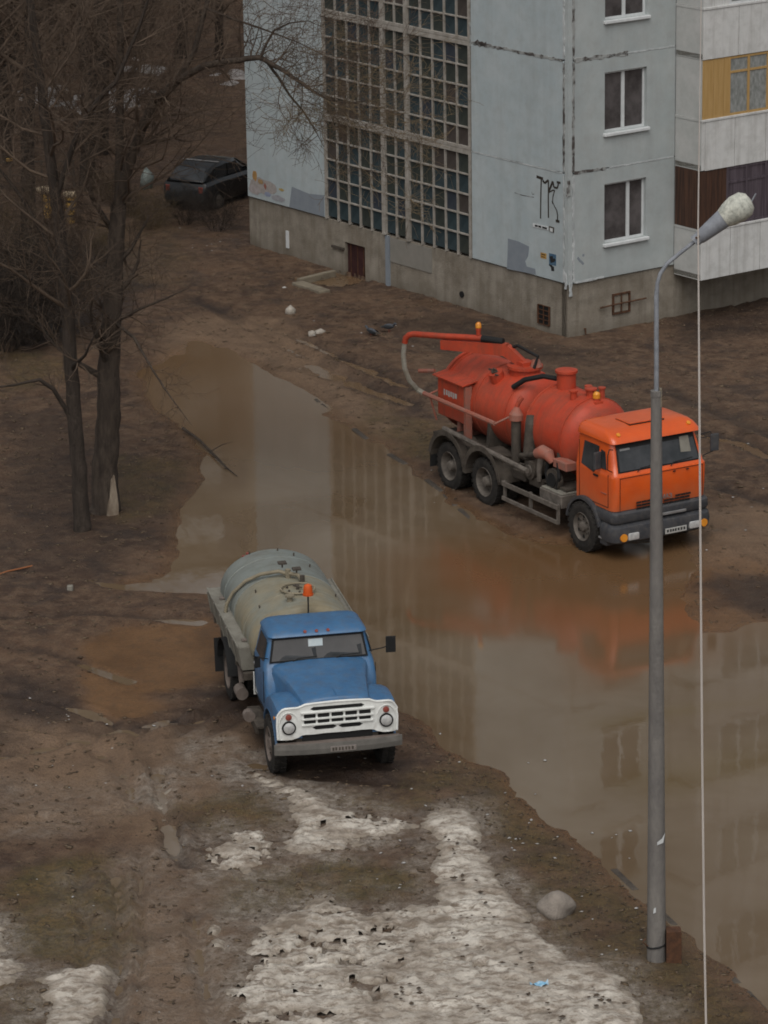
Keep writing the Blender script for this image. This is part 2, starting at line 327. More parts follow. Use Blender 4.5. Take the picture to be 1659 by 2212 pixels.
def ground_h(x, y):
    wob = fbm(x, y, .9, 5, 3)*.32 + fbm(x, y, 3.5, 3, 5)*.07
    dw = sdist(x, y, WATER) + wob
    h = np.where(dw > 0, .055*(1-np.exp(-np.maximum(dw, 0)/.35)) + .035*(1-np.exp(-np.maximum(dw, 0)/3.)), -.10*(1-np.exp(np.minimum(dw, 0)/.9)))
    db = sdist(x, y, BANK) + fbm(x, y, .6, 4, 9)*.35
    bank = .012 + .012*fbm(x, y, 1.2, 4, 21)
    h = np.where(db < 0, np.maximum(h, -.02+.012*fbm(x, y, 1.2, 4, 21)), h)
    ds = sdist(x, y, SIDEP) + wob*.7
    h = np.where(ds < 0, np.minimum(h, .012+.012*fbm(x, y, 1.1, 4, 23)), h*(sstep(-.1, .7, ds)*.75+.25))
    land = sstep(.0, .6, dw)*sstep(0, .4, ds)
    amp = .018 + .02*sstep(.3, .8, vnoise(x*.25, y*.25, 40))
    h = h + land*(fbm(x, y, 2.2, 5, 31, .62)*amp*2.1 + .022*fbm(x, y, 6, 3, 32))
    for pts, w, d in RUTS:
        q = ldist(x, y, pts) + .05*fbm(x, y, 2.5, 3, 50)
        h = h - 1.35*d*np.exp(-(q/w)**2) + d*.65*np.exp(-((q-w*1.9)/(w*.6))**2)
    h = h + .0*x
    return h, dw, db, ds

def lines(a, b, step, lo, hi):
    c = list(np.arange(a, b+1e-6, step)); s = step; p = b
    while p < hi: s *= 1.35; p = min(p+s, hi); c.append(p)
    s = step; p = a
    while p > lo: s *= 1.35; p = max(p-s, lo); c.insert(0, p)
    return np.array(c)
gx = lines(-13, 12.5, .10, -700, 700)
gy = np.concatenate([lines(45, 62, .10, -200, 62), lines(62.1, 104, .17, 62.1, 1500)])
X, Y = np.meshgrid(gx, gy, indexing='ij')
H, DW, DB, DS = ground_h(X, Y)
fade = 1-sstep(110, 160, Y)
H = np.where(fade < 1, H*fade + .06*(1-fade), H)
# building footprint stays flat just below its plinth
lx = (X-BC[0])*DR[0] + (Y-BC[1])*DR[1]; ly = (X-BC[0])*DL[0] + (Y-BC[1])*DL[1]
nearb = np.maximum(np.maximum(-lx, -ly), 0)
pit = (ly > 8.35) & (ly < 10.0-.3*lx*0) & (lx < .05) & (lx > -1.15-.35*(ly-8.4)/1.6)
H = np.where(pit, -.45, H)
nx, ny = X.shape; V = np.stack([X.ravel(), Y.ravel(), H.ravel()], 1)
I = np.arange(nx*ny).reshape(nx, ny); Q = np.stack([I[:-1, :-1].ravel(), I[1:, :-1].ravel(), I[1:, 1:].ravel(), I[:-1, 1:].ravel()], 1)

def ground_material():
    m = bpy.data.materials.new('spring_mud'); m.use_nodes = True; n = m.node_tree.nodes; l = m.node_tree.links; b = n['Principled BSDF']
    geo = n.new('ShaderNodeNewGeometry'); pos = geo.outputs['Position']
    def att(a):
        t = n.new('ShaderNodeAttribute'); t.attribute_name = a; return t.outputs['Fac']
    def noise(s, det=6, r=.6, off=0, vec=None):
        t = n.new('ShaderNodeTexNoise'); t.inputs['Scale'].default_value = s; t.inputs['Detail'].default_value = det; t.inputs['Roughness'].default_value = r
        if off:
            mp = n.new('ShaderNodeMapping'); mp.inputs['Location'].default_value = (off, off*1.7, off*.3); l.new(pos, mp.inputs[0]); l.new(mp.outputs[0], t.inputs['Vector'])
        else: l.new(pos, t.inputs['Vector'])
        return t.outputs['Fac']
    def mr(x, a, c, d=0., e=1.):
        t = n.new('ShaderNodeMapRange'); t.inputs[1].default_value = a; t.inputs[2].default_value = c; t.inputs[3].default_value = d; t.inputs[4].default_value = e; l.new(x, t.inputs[0]); return t.outputs[0]
    def mix(f, a, c):
        t = n.new('ShaderNodeMix'); t.data_type = 'RGBA'; l.new(f, t.inputs[0])
        for i, q in ((6, a), (7, c)):
            if isinstance(q, tuple): t.inputs[i].default_value = (*q, 1)
            else: l.new(q, t.inputs[i])
        return t.outputs[2]
    def op(o, a, c):
        t = n.new('ShaderNodeMath'); t.operation = o
        for i, q in enumerate((a, c)):
            if isinstance(q, (float, int)): t.inputs[i].default_value = q
            else: l.new(q, t.inputs[i])
        return t.outputs[0]
    c = mix(mr(noise(.55), .35, .65), (.050, .0265, .0155), (.112, .064, .037))
    c = mix(mr(noise(3.1, 7, .7, 5), .42, .66), c, (.150, .095, .058))
    c = mix(mr(noise(1.3, 6, .65, 9), .5, .66, 0, .75), c, (.040, .026, .020))
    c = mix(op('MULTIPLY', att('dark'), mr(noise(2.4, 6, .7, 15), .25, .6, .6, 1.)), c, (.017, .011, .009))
    # trampled track, clayey and lighter
    c = mix(op('MULTIPLY', att('track'), mr(noise(1.7, 6, .6, 13), .3, .6, .45, 1.)), c, (.185, .120, .074))
    # dry grass and moss
    gcol = mix(mr(noise(2.1, 6, .6, 23), .35, .65), (.075, .055, .020), (.138, .088, .033))
    gcol = mix(mr(noise(9, 5, .7, 27), .45, .65), gcol, (.05, .038, .018))
    c = mix(op('MULTIPLY', att('grass'), mr(noise(1.1, 6, .6, 33), .30, .55)), c, gcol)
    # orange silt of the shallows
    scol = mix(mr(noise(.8, 6, .6, 43), .35, .65), (.115, .060, .026), (.170, .092, .042))
    scol = mix(mr(noise(2.6, 7, .7, 47), .5, .7, 0, .7), scol, (.085, .050, .028))
    c = mix(att('silt'), c, scol)
    # melting ice and grey slush film
    c = mix(op('MULTIPLY', att('slush'), mr(noise(1.6, 7, .65, 53), .30, .62)), c, mix(mr(noise(7, 7, .75, 57), .42, .6), (.15, .12, .09), (.33, .29, .245)))
    c = mix(mr(noise(28, 3, .6, 63), .50, .7, 0, .6), c, (.038, .027, .02))
    c = mix(mr(noise(17, 4, .7, 73), .60, .72, 0, .5), c, (.18, .145, .105))
    l.new(c, b.inputs['Base Color'])
    wet = op('MAXIMUM', att('wet'), mr(noise(.7, 5, .6, 83), .52, .68, 0, .8))
    l.new(mr(wet, 0, 1, .90, .22), b.inputs['Roughness'])
    b.inputs['Specular IOR Level'].default_value = .35
    bp = n.new('ShaderNodeBump'); bp.inputs['Strength'].default_value = .9; bp.inputs['Distance'].default_value = .06
    hgt = op('ADD', noise(7, 8, .7), op('MULTIPLY', noise(26, 5, .7, 3), .5))
    l.new(hgt, bp.inputs['Height'])
    bs = mr(att('silt'), 0, 1, .9, .35); l.new(bs, bp.inputs['Strength'])
    l.new(bp.outputs[0], b.inputs['Normal'])
    return m
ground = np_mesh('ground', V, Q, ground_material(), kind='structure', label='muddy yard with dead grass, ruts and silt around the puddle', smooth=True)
def add_attr(o, name, a):
    at = o.data.attributes.new(name, 'FLOAT', 'POINT'); at.data.foreach_set('value', np.asarray(a, np.float32).ravel())
gr = np.zeros_like(X)
for poly, w in GRASS:
    d = sdist(X, Y, poly) + fbm(X, Y, 1.1, 4, 61)*.45; gr = np.maximum(gr, w*(1-sstep(-.35, .35, d)))
add_attr(ground, 'grass', gr)
silt = np.maximum(.8*(1-sstep(-.5, 1.2, DB)), 1-sstep(-.1, .35, DS)); silt = np.maximum(silt, .55*(1-sstep(.0, .5, np.abs(DW))))
silt_raw = silt
tr_ = np.zeros_like(X)
for p in ([(0, 1560), (420, 1600), (560, 1560), (560, 1700), (400, 1760), (320, 1790), (0, 1800)], [(400, 680), (600, 700), (900, 960), (800, 940), (560, 800), (330, 800)],
          [(1500, 1100), (1700, 1090), (1800, 1240), (1500, 1230)], [(420, 1990), (560, 1830), (480, 2280), (260, 2280), (260, 1900), (320, 1800)]):
    tr_ = np.maximum(tr_, 1-sstep(-.5, .6, sdist(X, Y, gp(p)) + fbm(X, Y, .8, 4, 71)*.6))
add_attr(ground, 'track', tr_)
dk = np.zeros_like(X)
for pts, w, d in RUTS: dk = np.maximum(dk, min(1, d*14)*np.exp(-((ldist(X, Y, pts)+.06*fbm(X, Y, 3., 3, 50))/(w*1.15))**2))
for p, k_ in (([(0, 1450), (120, 1480), (170, 1580), (120, 1640), (0, 1680)], .8), ([(420, 1500), (560, 1480), (600, 1660), (880, 1660), (860, 1700), (700, 1700), (480, 1620)], .9), ([(0, 880), (160, 900), (380, 1050), (380, 1180), (200, 1260), (0, 1230)], .45),  # second patch paints the blue truck's shadow into the mud colour
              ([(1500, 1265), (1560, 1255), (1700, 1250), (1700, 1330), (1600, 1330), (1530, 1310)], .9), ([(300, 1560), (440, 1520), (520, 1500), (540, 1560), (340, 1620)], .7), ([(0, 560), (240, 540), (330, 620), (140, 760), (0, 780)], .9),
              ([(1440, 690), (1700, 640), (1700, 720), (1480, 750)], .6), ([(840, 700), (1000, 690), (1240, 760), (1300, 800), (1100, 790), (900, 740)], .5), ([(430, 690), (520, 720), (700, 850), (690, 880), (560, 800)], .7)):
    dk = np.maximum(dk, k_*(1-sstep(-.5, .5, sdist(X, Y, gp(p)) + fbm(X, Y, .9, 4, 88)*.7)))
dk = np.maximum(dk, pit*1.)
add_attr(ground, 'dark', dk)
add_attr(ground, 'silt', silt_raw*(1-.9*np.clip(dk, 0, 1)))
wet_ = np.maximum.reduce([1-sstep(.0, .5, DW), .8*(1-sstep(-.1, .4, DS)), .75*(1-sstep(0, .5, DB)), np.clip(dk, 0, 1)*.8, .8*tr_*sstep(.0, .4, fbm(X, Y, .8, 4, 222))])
add_attr(ground, 'wet', wet_)
sl = np.zeros_like(X)
for p, _ in SNOW: sl = np.maximum(sl, 1-sstep(-.05, .75, sdist(X, Y, p) + fbm(X, Y, 1.3, 4, 81)*.5))
for p, kk in (([(240, 1850), (520, 1880), (500, 2240), (200, 2240)], .5), ([(400, 1860), (470, 1800), (640, 1780), (680, 1860), (560, 1920), (430, 1930)], 1.), ([(500, 1960), (700, 1900), (940, 1960), (960, 2060), (520, 2120)], .9), ([(0, 1700), (300, 1690), (330, 1760), (0, 1830)], .4), ([(400, 1650), (520, 1660), (600, 1730), (480, 1720)], .6), ([(150, 1900), (190, 1900), (180, 2100), (150, 2100)], .5)):
    sl = np.maximum(sl, kk*(1-sstep(-.4, .5, sdist(X, Y, gp(p)) + fbm(X, Y, 1.1, 4, 85)*.6)))
add_attr(ground, 'slush', sl*.9)

# water sheet
def water_material():
    m = bpy.data.materials.new('muddy_water'); m.use_nodes = True; n = m.node_tree.nodes; l = m.node_tree.links; b = n['Principled BSDF']
    geo = n.new('ShaderNodeNewGeometry')
    def noise(s, det, r, sc_=(1, 1, 1), dist=0):
        mp = n.new('ShaderNodeMapping'); mp.inputs['Scale'].default_value = sc_; l.new(geo.outputs['Position'], mp.inputs[0])
        t = n.new('ShaderNodeTexNoise'); t.inputs['Scale'].default_value = s; t.inputs['Detail'].default_value = det; t.inputs['Roughness'].default_value = r; t.inputs['Distortion'].default_value = dist
        l.new(mp.outputs[0], t.inputs['Vector']); return t.outputs['Fac']
    mx = n.new('ShaderNodeMix'); mx.data_type = 'RGBA'; mx.inputs[6].default_value = (.122, .082, .046, 1); mx.inputs[7].default_value = (.168, .126, .084, 1)
    mr = n.new('ShaderNodeMapRange'); mr.inputs[1].default_value = .35; mr.inputs[2].default_value = .65; l.new(noise(.25, 4, .55, dist=.6), mr.inputs[0]); l.new(mr.outputs[0], mx.inputs[0])
    cc = mx.outputs[2]
    for nm, c_, k_ in (('silt', (.135, .072, .032), .9), ('shoal', (.115, .075, .028), .7)):
        at = n.new('ShaderNodeAttribute'); at.attribute_name = nm; mu = n.new('ShaderNodeMath'); mu.operation = 'MULTIPLY'; mu.inputs[1].default_value = k_; l.new(at.outputs['Fac'], mu.inputs[0])
        m2 = n.new('ShaderNodeMix'); m2.data_type = 'RGBA'; m2.inputs[7].default_value = (*c_, 1); l.new(cc, m2.inputs[6]); l.new(mu.outputs[0], m2.inputs[0]); cc = m2.outputs[2]
    l.new(cc, b.inputs['Base Color'])
    at = n.new('ShaderNodeAttribute'); at.attribute_name = 'silt'; rg = n.new('ShaderNodeMapRange'); rg.inputs[3].default_value = .03; rg.inputs[4].default_value = .13; l.new(at.outputs['Fac'], rg.inputs[0]); l.new(rg.outputs[0], b.inputs['Roughness'])
    #; b.inputs['IOR'].default_value = 1.33; b.inputs['Specular IOR Level'].default_value = .5
    bp = n.new('ShaderNodeBump'); bp.inputs['Strength'].default_value = .06; bp.inputs['Distance'].default_value = .02
    l.new(noise(3.0, 3, .5, (1, .45, 1)), bp.inputs['Height']); l.new(bp.outputs[0], b.inputs['Normal'])
    return m
wx = np.concatenate([np.arange(-14, 10, .25), np.linspace(10, 30, 12)]); wy = np.arange(40, 100, .3); WX, WY = np.meshgrid(wx, wy, indexing='ij')
I2 = np.arange(WX.size).reshape(WX.shape)
water = np_mesh('puddle_water', np.stack([WX.ravel(), WY.ravel(), 0*WX.ravel()], 1), np.stack([I2[:-1, :-1].ravel(), I2[1:, :-1].ravel(), I2[1:, 1:].ravel(), I2[:-1, 1:].ravel()], 1),
        water_material(), kind='structure', label='wide brown meltwater puddle mirroring the building')
wdb = sdist(WX, WY, BANK) + fbm(WX, WY, .35, 4, 9)*.9
add_attr(water, 'silt', np.maximum(1-sstep(-1.4, 1.3, wdb), .6*sstep(70, 80, WY+1.5*fbm(WX, WY, .4, 3, 12))))
wl = np.maximum.reduce([np.exp(-(ldist(WX, WY, gp(p))+.5*fbm(WX, WY, .5, 3, 77))**2/w**2) for p, w in (([(1450, 1690), (1560, 1660), (1700, 1640)], .8), ([(1300, 1560), (1500, 1530), (1700, 1510)], .35))])
add_attr(water, 'shoal', wl)

# snow crust
def snow_material():
    m = bpy.data.materials.new('dirty_snow'); m.use_nodes = True; n = m.node_tree.nodes; l = m.node_tree.links; b = n['Principled BSDF']
    geo = n.new('ShaderNodeNewGeometry')
    def noise(s, det=6, r=.6, sc_=(1, 1, 1)):
        mp = n.new('ShaderNodeMapping'); mp.inputs['Scale'].default_value = sc_; l.new(geo.outputs['Position'], mp.inputs[0])
        t = n.new('ShaderNodeTexNoise'); t.inputs['Scale'].default_value = s; t.inputs['Detail'].default_value = det; t.inputs['Roughness'].default_value = r
        l.new(mp.outputs[0], t.inputs['Vector']); return t.outputs['Fac']
    def mix(f, a, c, lo, hi, e=1.):
        r_ = n.new('ShaderNodeMapRange'); r_.inputs[1].default_value = lo; r_.inputs[2].default_value = hi; r_.inputs[4].default_value = e; l.new(f, r_.inputs[0])
        t = n.new('ShaderNodeMix'); t.data_type = 'RGBA'; l.new(r_.outputs[0], t.inputs[0])
        for i, q in ((6, a), (7, c)):
            if isinstance(q, tuple): t.inputs[i].default_value = (*q, 1)
            else: l.new(q, t.inputs[i])
        return t.outputs[2]
    c = mix(noise(1.3, 7, .65), (.32, .275, .225), (.60, .555, .485), .40, .64)
    c = mix(noise(4.5, 8, .72, (1, 1.9, 1)), c, (.17, .13, .095), .47, .62, .9)
    c = mix(noise(14, 6, .7, (1, 1.6, 1)), c, (.10, .075, .055), .57, .68, .8)
    at = n.new('ShaderNodeAttribute'); at.attribute_name = 'edge'
    hl = n.new('ShaderNodeAttribute'); hl.attribute_name = 'hollow'; c = mix(hl.outputs['Fac'], c, (.15, .115, .082), .2, .9, .72)
    c = mix(at.outputs['Fac'], c, (.20, .165, .125), .2, 1., .75)
    l.new(c, b.inputs['Base Color']); b.inputs['Roughness'].default_value = .65; b.inputs['Specular IOR Level'].default_value = .3
    bp = n.new('ShaderNodeBump'); bp.inputs['Strength'].default_value = .8; bp.inputs['Distance'].default_value = .03
    l.new(noise(16, 7, .7), bp.inputs['Height']); l.new(bp.outputs[0], b.inputs['Normal'])
    return m
sx = np.arange(-6.6, 3.6, .045); sy = np.arange(45.2, 57.5, .05); SX, SY = np.meshgrid(sx, sy, indexing='ij')
gh, _, _, _ = ground_h(SX, SY)
best = np.full(SX.shape, -9.); 
rough_n = fbm(SX, SY, 2.2, 5, 91, .6); ridge = fbm(SX*1.0, SY*2.2, 3.0, 5, 95, .62)
mid = fbm(SX, SY, 1.1, 5, 99, .62); fine = fbm(SX, SY*1.7, 4.5, 4, 98, .62)
SOFT = [.75, .2, 1.0, .3, .3, .6, .5, 1.0]
# the big patch frays towards its upper left, keeps a firm rim to the right
for (poly, holes), soft in zip(SNOW, SOFT):
    d = sdist(SX, SY, poly) + rough_n*.16
    if soft == .2:
        fr_ = sdist(SX, SY, gp([(440, 1960), (700, 1920), (960, 1960), (1040, 2090), (860, 2120), (700, 2240), (440, 2240)])); soft = .28 + .85*(1-sstep(-.5, .9, fr_)) + 0*SX
    t = np.minimum(-d, .45) - holes*.12 - .35*soft*sstep(-.15, .5, ridge) - .28*soft*sstep(-.1, .5, mid) - .26*soft*sstep(.0, .45, fine) - .15*sstep(.35, .6, fine)
    best = np.maximum(best, t)
th = .09*(1-np.exp(-np.maximum(best, 0)/.12))
z = gh + np.where(best > 0, th + (.05*ridge + .045*mid + .04*fine + .03*fbm(SX, SY*1.3, 9, 3, 97))*sstep(0, .25, best), best*.45) - .004
z = np.maximum(z, gh-.3)
keep = best > -.2
I3 = np.arange(SX.size).reshape(SX.shape); kq = keep[:-1, :-1] & keep[1:, :-1] & keep[1:, 1:] & keep[:-1, 1:]
Q3 = np.stack([I3[:-1, :-1][kq], I3[1:, :-1][kq], I3[1:, 1:][kq], I3[:-1, 1:][kq]], 1)
used = np.unique(Q3); remap = np.zeros(SX.size, int); remap[used] = np.arange(len(used))
snow = np_mesh('melting_snow', np.stack([SX.ravel(), SY.ravel(), z.ravel()], 1)[used], remap[Q3], snow_material(), kind='stuff', label='dirty melting snow crust in front of the blue truck')
tag(snow, cat='snow')
add_attr(snow, 'hollow', sstep(.05, .5, -(ridge*.55+fine*.5+mid*.35)).ravel()[used])
add_attr(snow, 'edge', (1-sstep(.0, .20, best)).ravel()[used])
# remnants far behind, among the trees
Vf, Qf = [], []
for k, poly in enumerate(FARSNOW):
    xs = [p[0] for p in poly]; ys = [p[1] for p in poly]; a = np.linspace(min(xs)-.5, max(xs)+.5, 40); b_ = np.linspace(min(ys)-1, max(ys)+1, 60); A, B = np.meshgrid(a, b_, indexing='ij')
    d = -(sdist(A, B, poly) + fbm(A, B, .9, 5, 101+k)*1.1); d = d - .9*sstep(-.15, .35, fbm(A, B*.6, 1.3, 4, 140+k)); zz = np.where(d > 0, .08+.2*(1-np.exp(-d/.5))+.06*fbm(A, B, 1.6, 3, 120), -.1)
    I4 = np.arange(A.size).reshape(A.shape) + sum(len(v) for v in Vf)
    Vf.append(np.stack([A.ravel(), B.ravel(), zz.ravel()], 1)); Qf.append(np.stack([I4[:-1, :-1].ravel(), I4[1:, :-1].ravel(), I4[1:, 1:].ravel(), I4[:-1, 1:].ravel()], 1))
far = np_mesh('snow_remnants', np.concatenate(Vf), np.concatenate(Qf), mat('old_grey_snow', (.34, .32, .31), (.20, .18, .165), .8, 1.5, bump=.5), kind='stuff', label='grey snow remnants on the ground among the far trees')
tag(far, cat='snow')

# ------------------------------------------------------------------ building (local x along right facade, y along left facade)
bld = empty('apartment_building', BC, BYAW, 'grey panel apartment block with a glazed stair front and white balconies', 'building')
ZF, FH, NF, LW, LR = 1.45, 2.78, 9, 13.96, 24.2
def bpart(mb, name, m, parent=bld, **kw): return mb.build(name, M[m] if isinstance(m, str) else m, parent, **kw)
mb = MB(); mb.b2(.16, LR, .16, 3.86, -.6, 26.6); mb.b2(.34, LR, 3.86, 10.26, -.6, 26.6); mb.b2(.16, LR, 10.26, LW-.02, -.6, 26.6); bpart(mb, 'core_wall', 'wall2')
bpart(MB().b2(-.35, LR+.3, -.35, LW+.3, 26.7, 27.0), 'roof_slab', 'concrete')
# plinth: slightly set back below the panels
mb = MB()
mb.b2(.05, .3, .12, 8.55, -.6, ZF-.01); mb.b2(.05, .3, 9.47, LW, -.6, ZF-.01); mb.b2(.05, .3, 8.55, 9.47, .93, ZF-.01)
bpart(mb, 'plinth', 'plinth')
bpart(MB().b2(.05, LR, .05, .3, -.6, ZF-.012), 'plinth', 'plinth')
jr = random.Random(5)
def jag(p0, p1, w, nrm, name, m, gap=0., n=None):
    """irregular smear of sealant along a joint; nrm points outwards"""
    p0, p1, nrm = Vector(p0), Vector(p1), Vector(nrm); L_ = (p1-p0).length; n = n or max(4, int(L_/.09)); d = (p1-p0)/n; t = nrm.cross(p1-p0).normalized()
    mb = MB(); bm = mb.bm; A = []
    for i in range(n+1):
        a, b = w*(.35+.9*jr.random()), w*(.35+.9*jr.random()); c = p0+d*i
        A.append([bm.verts.new(c+t*a+nrm*-.01), bm.verts.new(c+t*a*.8+nrm*.008), bm.verts.new(c-t*b*.8+nrm*.008), bm.verts.new(c-t*b+nrm*-.01)])
    for i in range(n):
        for k in range(3): bm.faces.new((A[i][k], A[i+1][k], A[i+1][k+1], A[i][k+1]))
    return bpart(mb, name, m)
XL, YR = -.0, -.0        # outer faces of the panels
def plain_panel_left(y0, y1, z0, z1): bpart(MB().box((.075, (y0+y1)/2, (z0+z1)/2), (.15, y1-y0-.03, z1-z0-.03), None, .012, 1), 'wall_panel', 'wall')
def window_at(x0, x1, z0, z1, split, broken=False):
    """white window in the right facade (face y=0)"""
    wf = MB(); dpt = .10; f = .055
    wf.b2(x0, x1, dpt, dpt+.05, z1-f, z1); wf.b2(x0, x1, dpt, dpt+.05, z0, z0+f); wf.b2(x0, x0+f, dpt, dpt+.05, z0+f, z1-f); wf.b2(x1-f, x1, dpt, dpt+.05, z0+f, z1-f)
    xm = x0+(x1-x0)*split; wf.b2(xm-.05, xm+.05, dpt-.004, dpt+.05, z0+f, z1-f)
    w = bpart(wf, 'window', 'pvc')
    bpart(MB().b2(x0-.05, x1+.05, -.09, .10, z0-.085, z0-.003, .012, 1), 'window_sill', 'pvc', w)
    for a, b in ((x0+f, xm-.05), (xm+.05, x1-f)): bpart(MB().b2(a+.002, b-.002, dpt+.02, dpt+.03, z0+f, z1-f), 'window_pane', 'glass', w)
    return w
for k in range(NF):
    z0 = ZF+FH*k; z1 = z0+FH
    plain_panel_left(.16, 3.86, z0, z1); plain_panel_left(10.26, LW, z0, z1)
    # right facade: window bay, balcony bay, window bay ...
    for bi, (a, b) in enumerate([(.16, 3.46), (6.96, 10.3), (13.8, 17.2), (20.7, LR)]):
        if bi > 1 and k > 6: pass
        wx0, wx1, wz0, wz1 = a+1.0, min(a+2.36, b-.3), z0+.88, z0+2.38
        mb = MB(); mb.b2(a+.015, wx0, 0, .15, z0+.015, z1-.015); mb.b2(wx1, b-.015, 0, .15, z0+.015, z1-.015); mb.b2(wx0, wx1, 0, .15, z0+.015, wz0); mb.b2(wx0, wx1, 0, .15, wz1, z1-.015)
        bmesh.ops.remove_doubles(mb.bm, verts=mb.bm.verts[:], dist=.0005)
        bpart(mb, 'wall_panel', 'wall2')
        window_at(wx0, wx1, wz0, wz1, (.62, .49, .5)[k] if k < 3 else .5)
    for a, b in [(3.46, 6.96), (10.3, 13.8), (17.2, 20.7)]:
        bpart(MB().b2(a+.015, b-.015, 0, .15, z0+.015, z1-.015), 'wall_panel', 'wall2')
# corner column between the two facades
bpart(MB().b2(.012, .15, .012, .15, ZF, 26.6), 'corner_strip', 'wall2')
for k in range(0, 5):
    z = ZF+FH*k
    dark = k in (2,)
    if k:
        jag((0, 3.84, z), (0, .2, z), .055 if dark else .02, (-1, 0, 0), 'joint_seal', 'seal_dark' if dark else 'seal_light')
        jag((0, 10.28, z), (0, LW-.05, z), .022, (-1, 0, 0), 'joint_seal', 'seal_light')
        jag((.18, 0, z), (1.9 if dark else 1.2, 0, z), .07 if dark else .055, (0, -1, 0), 'joint_seal', 'seal_dark', .08)
        jag((1.3, 0, z), (3.42, 0, z), .022, (0, -1, 0), 'joint_seal', 'seal_light')
    jag((0, .175, z+.05), (0, .175, z+FH-.05), .045 if k else .03, (-1, 0, 0), 'joint_seal', 'seal_dark' if k in (1,) else 'seal_light', .15)
    jag((.175, 0, z+.05), (.175, 0, z+FH-.05), .045, (0, -1, 0), 'joint_seal', 'seal_dark' if k in (1, 2) else 'seal_light', .2)
jag((0, 3.86, ZF+2*FH-.1), (0, 3.86, ZF+2*FH+.5), .07, (-1, 0, 0), 'joint_seal', 'seal_dark')
jag((0, 3.75, ZF+2*FH-.0), (0, 3.2, ZF+2*FH), .10, (-1, 0, 0), 'joint_seal', 'seal_dark')
jag((.02, 0, ZF+FH-.15), (.02, 0, ZF+FH-.55), .07, (0, -1, 0), 'joint_seal', 'seal_dark')
jag((.2, 0, ZF+.03), (1.15, 0, ZF+.03), .035, (0, -1, 0), 'joint_seal', 'seal_light', .3)
jag((.09, 0, ZF+.35), (.09, 0, ZF-.3), .05, (0, -1, 0), 'joint_seal', 'seal_light', .3)
jag((0, .1, ZF+.3), (0, .1, ZF-.12), .045, (-1, 0, 0), 'joint_seal', 'seal_light', .3)

# glazed stairwell: concrete lattice with single panes
YM = [10.26, 7.60, 6.56, 3.86]
mb = MB()
ztop = ZF+FH*NF
for y in YM[1:3]: mb.b2(-.03, .15, y-.065, y+.065, ZF, ztop)
mb.b2(-.02, .15, YM[0]-.07, YM[0]-.015, ZF, ztop); mb.b2(-.02, .15, YM[3]+.015, YM[3]+.09, ZF, ztop)
cols = []
for (a, b, n) in ((YM[0]-.07, YM[1]+.075, 5), (YM[1]-.075, YM[2]+.075, 2), (YM[2]-.075, YM[3]+.09, 5)):
    p = (a-b)/n
    for i in range(n):
        cols.append((a-p*(i+.5), p))
        if i: mb.b2(.0, .12, a-p*i-.019, a-p*i+.019, ZF, ztop)
rows = []
secs = ((YM[3]+.09, YM[2]-.075), (YM[2]+.075, YM[1]-.075), (YM[1]+.075, YM[0]-.07))
for k in range(NF):
    z0 = ZF+.06+FH*k; zt = ZF+FH*(k+1)-.10; p = (zt-z0)/5
    for i in range(5): rows.append((k, z0+p*(i+.5), p))
    for a, b in secs:
        for i in range(1, 5): mb.b2(.004, .115, a, b, z0+p*i-.018, z0+p*i+.018)
        mb.b2(-.022, .14, a, b, zt, zt+.09); mb.b2(-.012, .14, a, b, zt+.09, zt+.13); mb.b2(-.022, .14, a, b, zt+.13, min(zt+.20, ztop))
lat = bpart(mb, 'stair_lattice', 'lattice')
pr = random.Random(11)
pmesh = []
for m in PANES:
    pmesh.append(MB().b2(-.004, .004, -.25, .25, -.255, .255).mesh('stair_pane', m))
rest = MB()
for k, z, pz in rows:
    for ci, (y, py) in enumerate(cols):
        q = pr.random(); a = pr.uniform(-.012, .012); t = pr.uniform(-.012, .012)
        mi = 0 if q < .55 else 1 if q < .86 else 2 if q < .94 else 3
        if k < 4:
            o = link_mesh('pane', pmesh[mi], lat, (.06, y, z)); o.rotation_euler = (0, a, t); o.scale = (1, (py-.02)/.5, (pz-.02)/.51)
        else: rest.b2(.08, .09, y-py/2+.01, y+py/2-.01, z-pz/2+.01, z+pz/2-.01)
rest.build('upper_panes', PANES[0], lat, kind='stuff')
# base of the glazing: plinth strip and downpipe
bpart(MB().b2(.0, .05, 7.42, 7.58, -.05, ZF-.02), 'pipe_casing', 'patchpaint')
bpart(MB().b2(.03, .05, 5.6, 7.4, .75, 1.4), 'plaster_patch', mat('plinth_plaster', (.20, .19, .165), (.23, .215, .19), .9, 3))
# hatch door in the plinth with its frame
dr = bpart(MB().b2(.14, .19, 8.56, 9.46, -.45, .925, .01, 1), 'hatch_door', 'reddoor')
bpart(MB().b2(.10, .13, 8.68, 8.72, .15, .35), 'handle', 'rust', dr)
for y in (8.72, 9.0, 9.3): bpart(MB().b2(.125, .141, y-.01, y+.01, -.4, .9), 'door_strip', 'rust', dr)
bpart(MB().b2(-.02, .06, 9.47, 10.0, .70, .76), 'door_bar', 'k_frame')
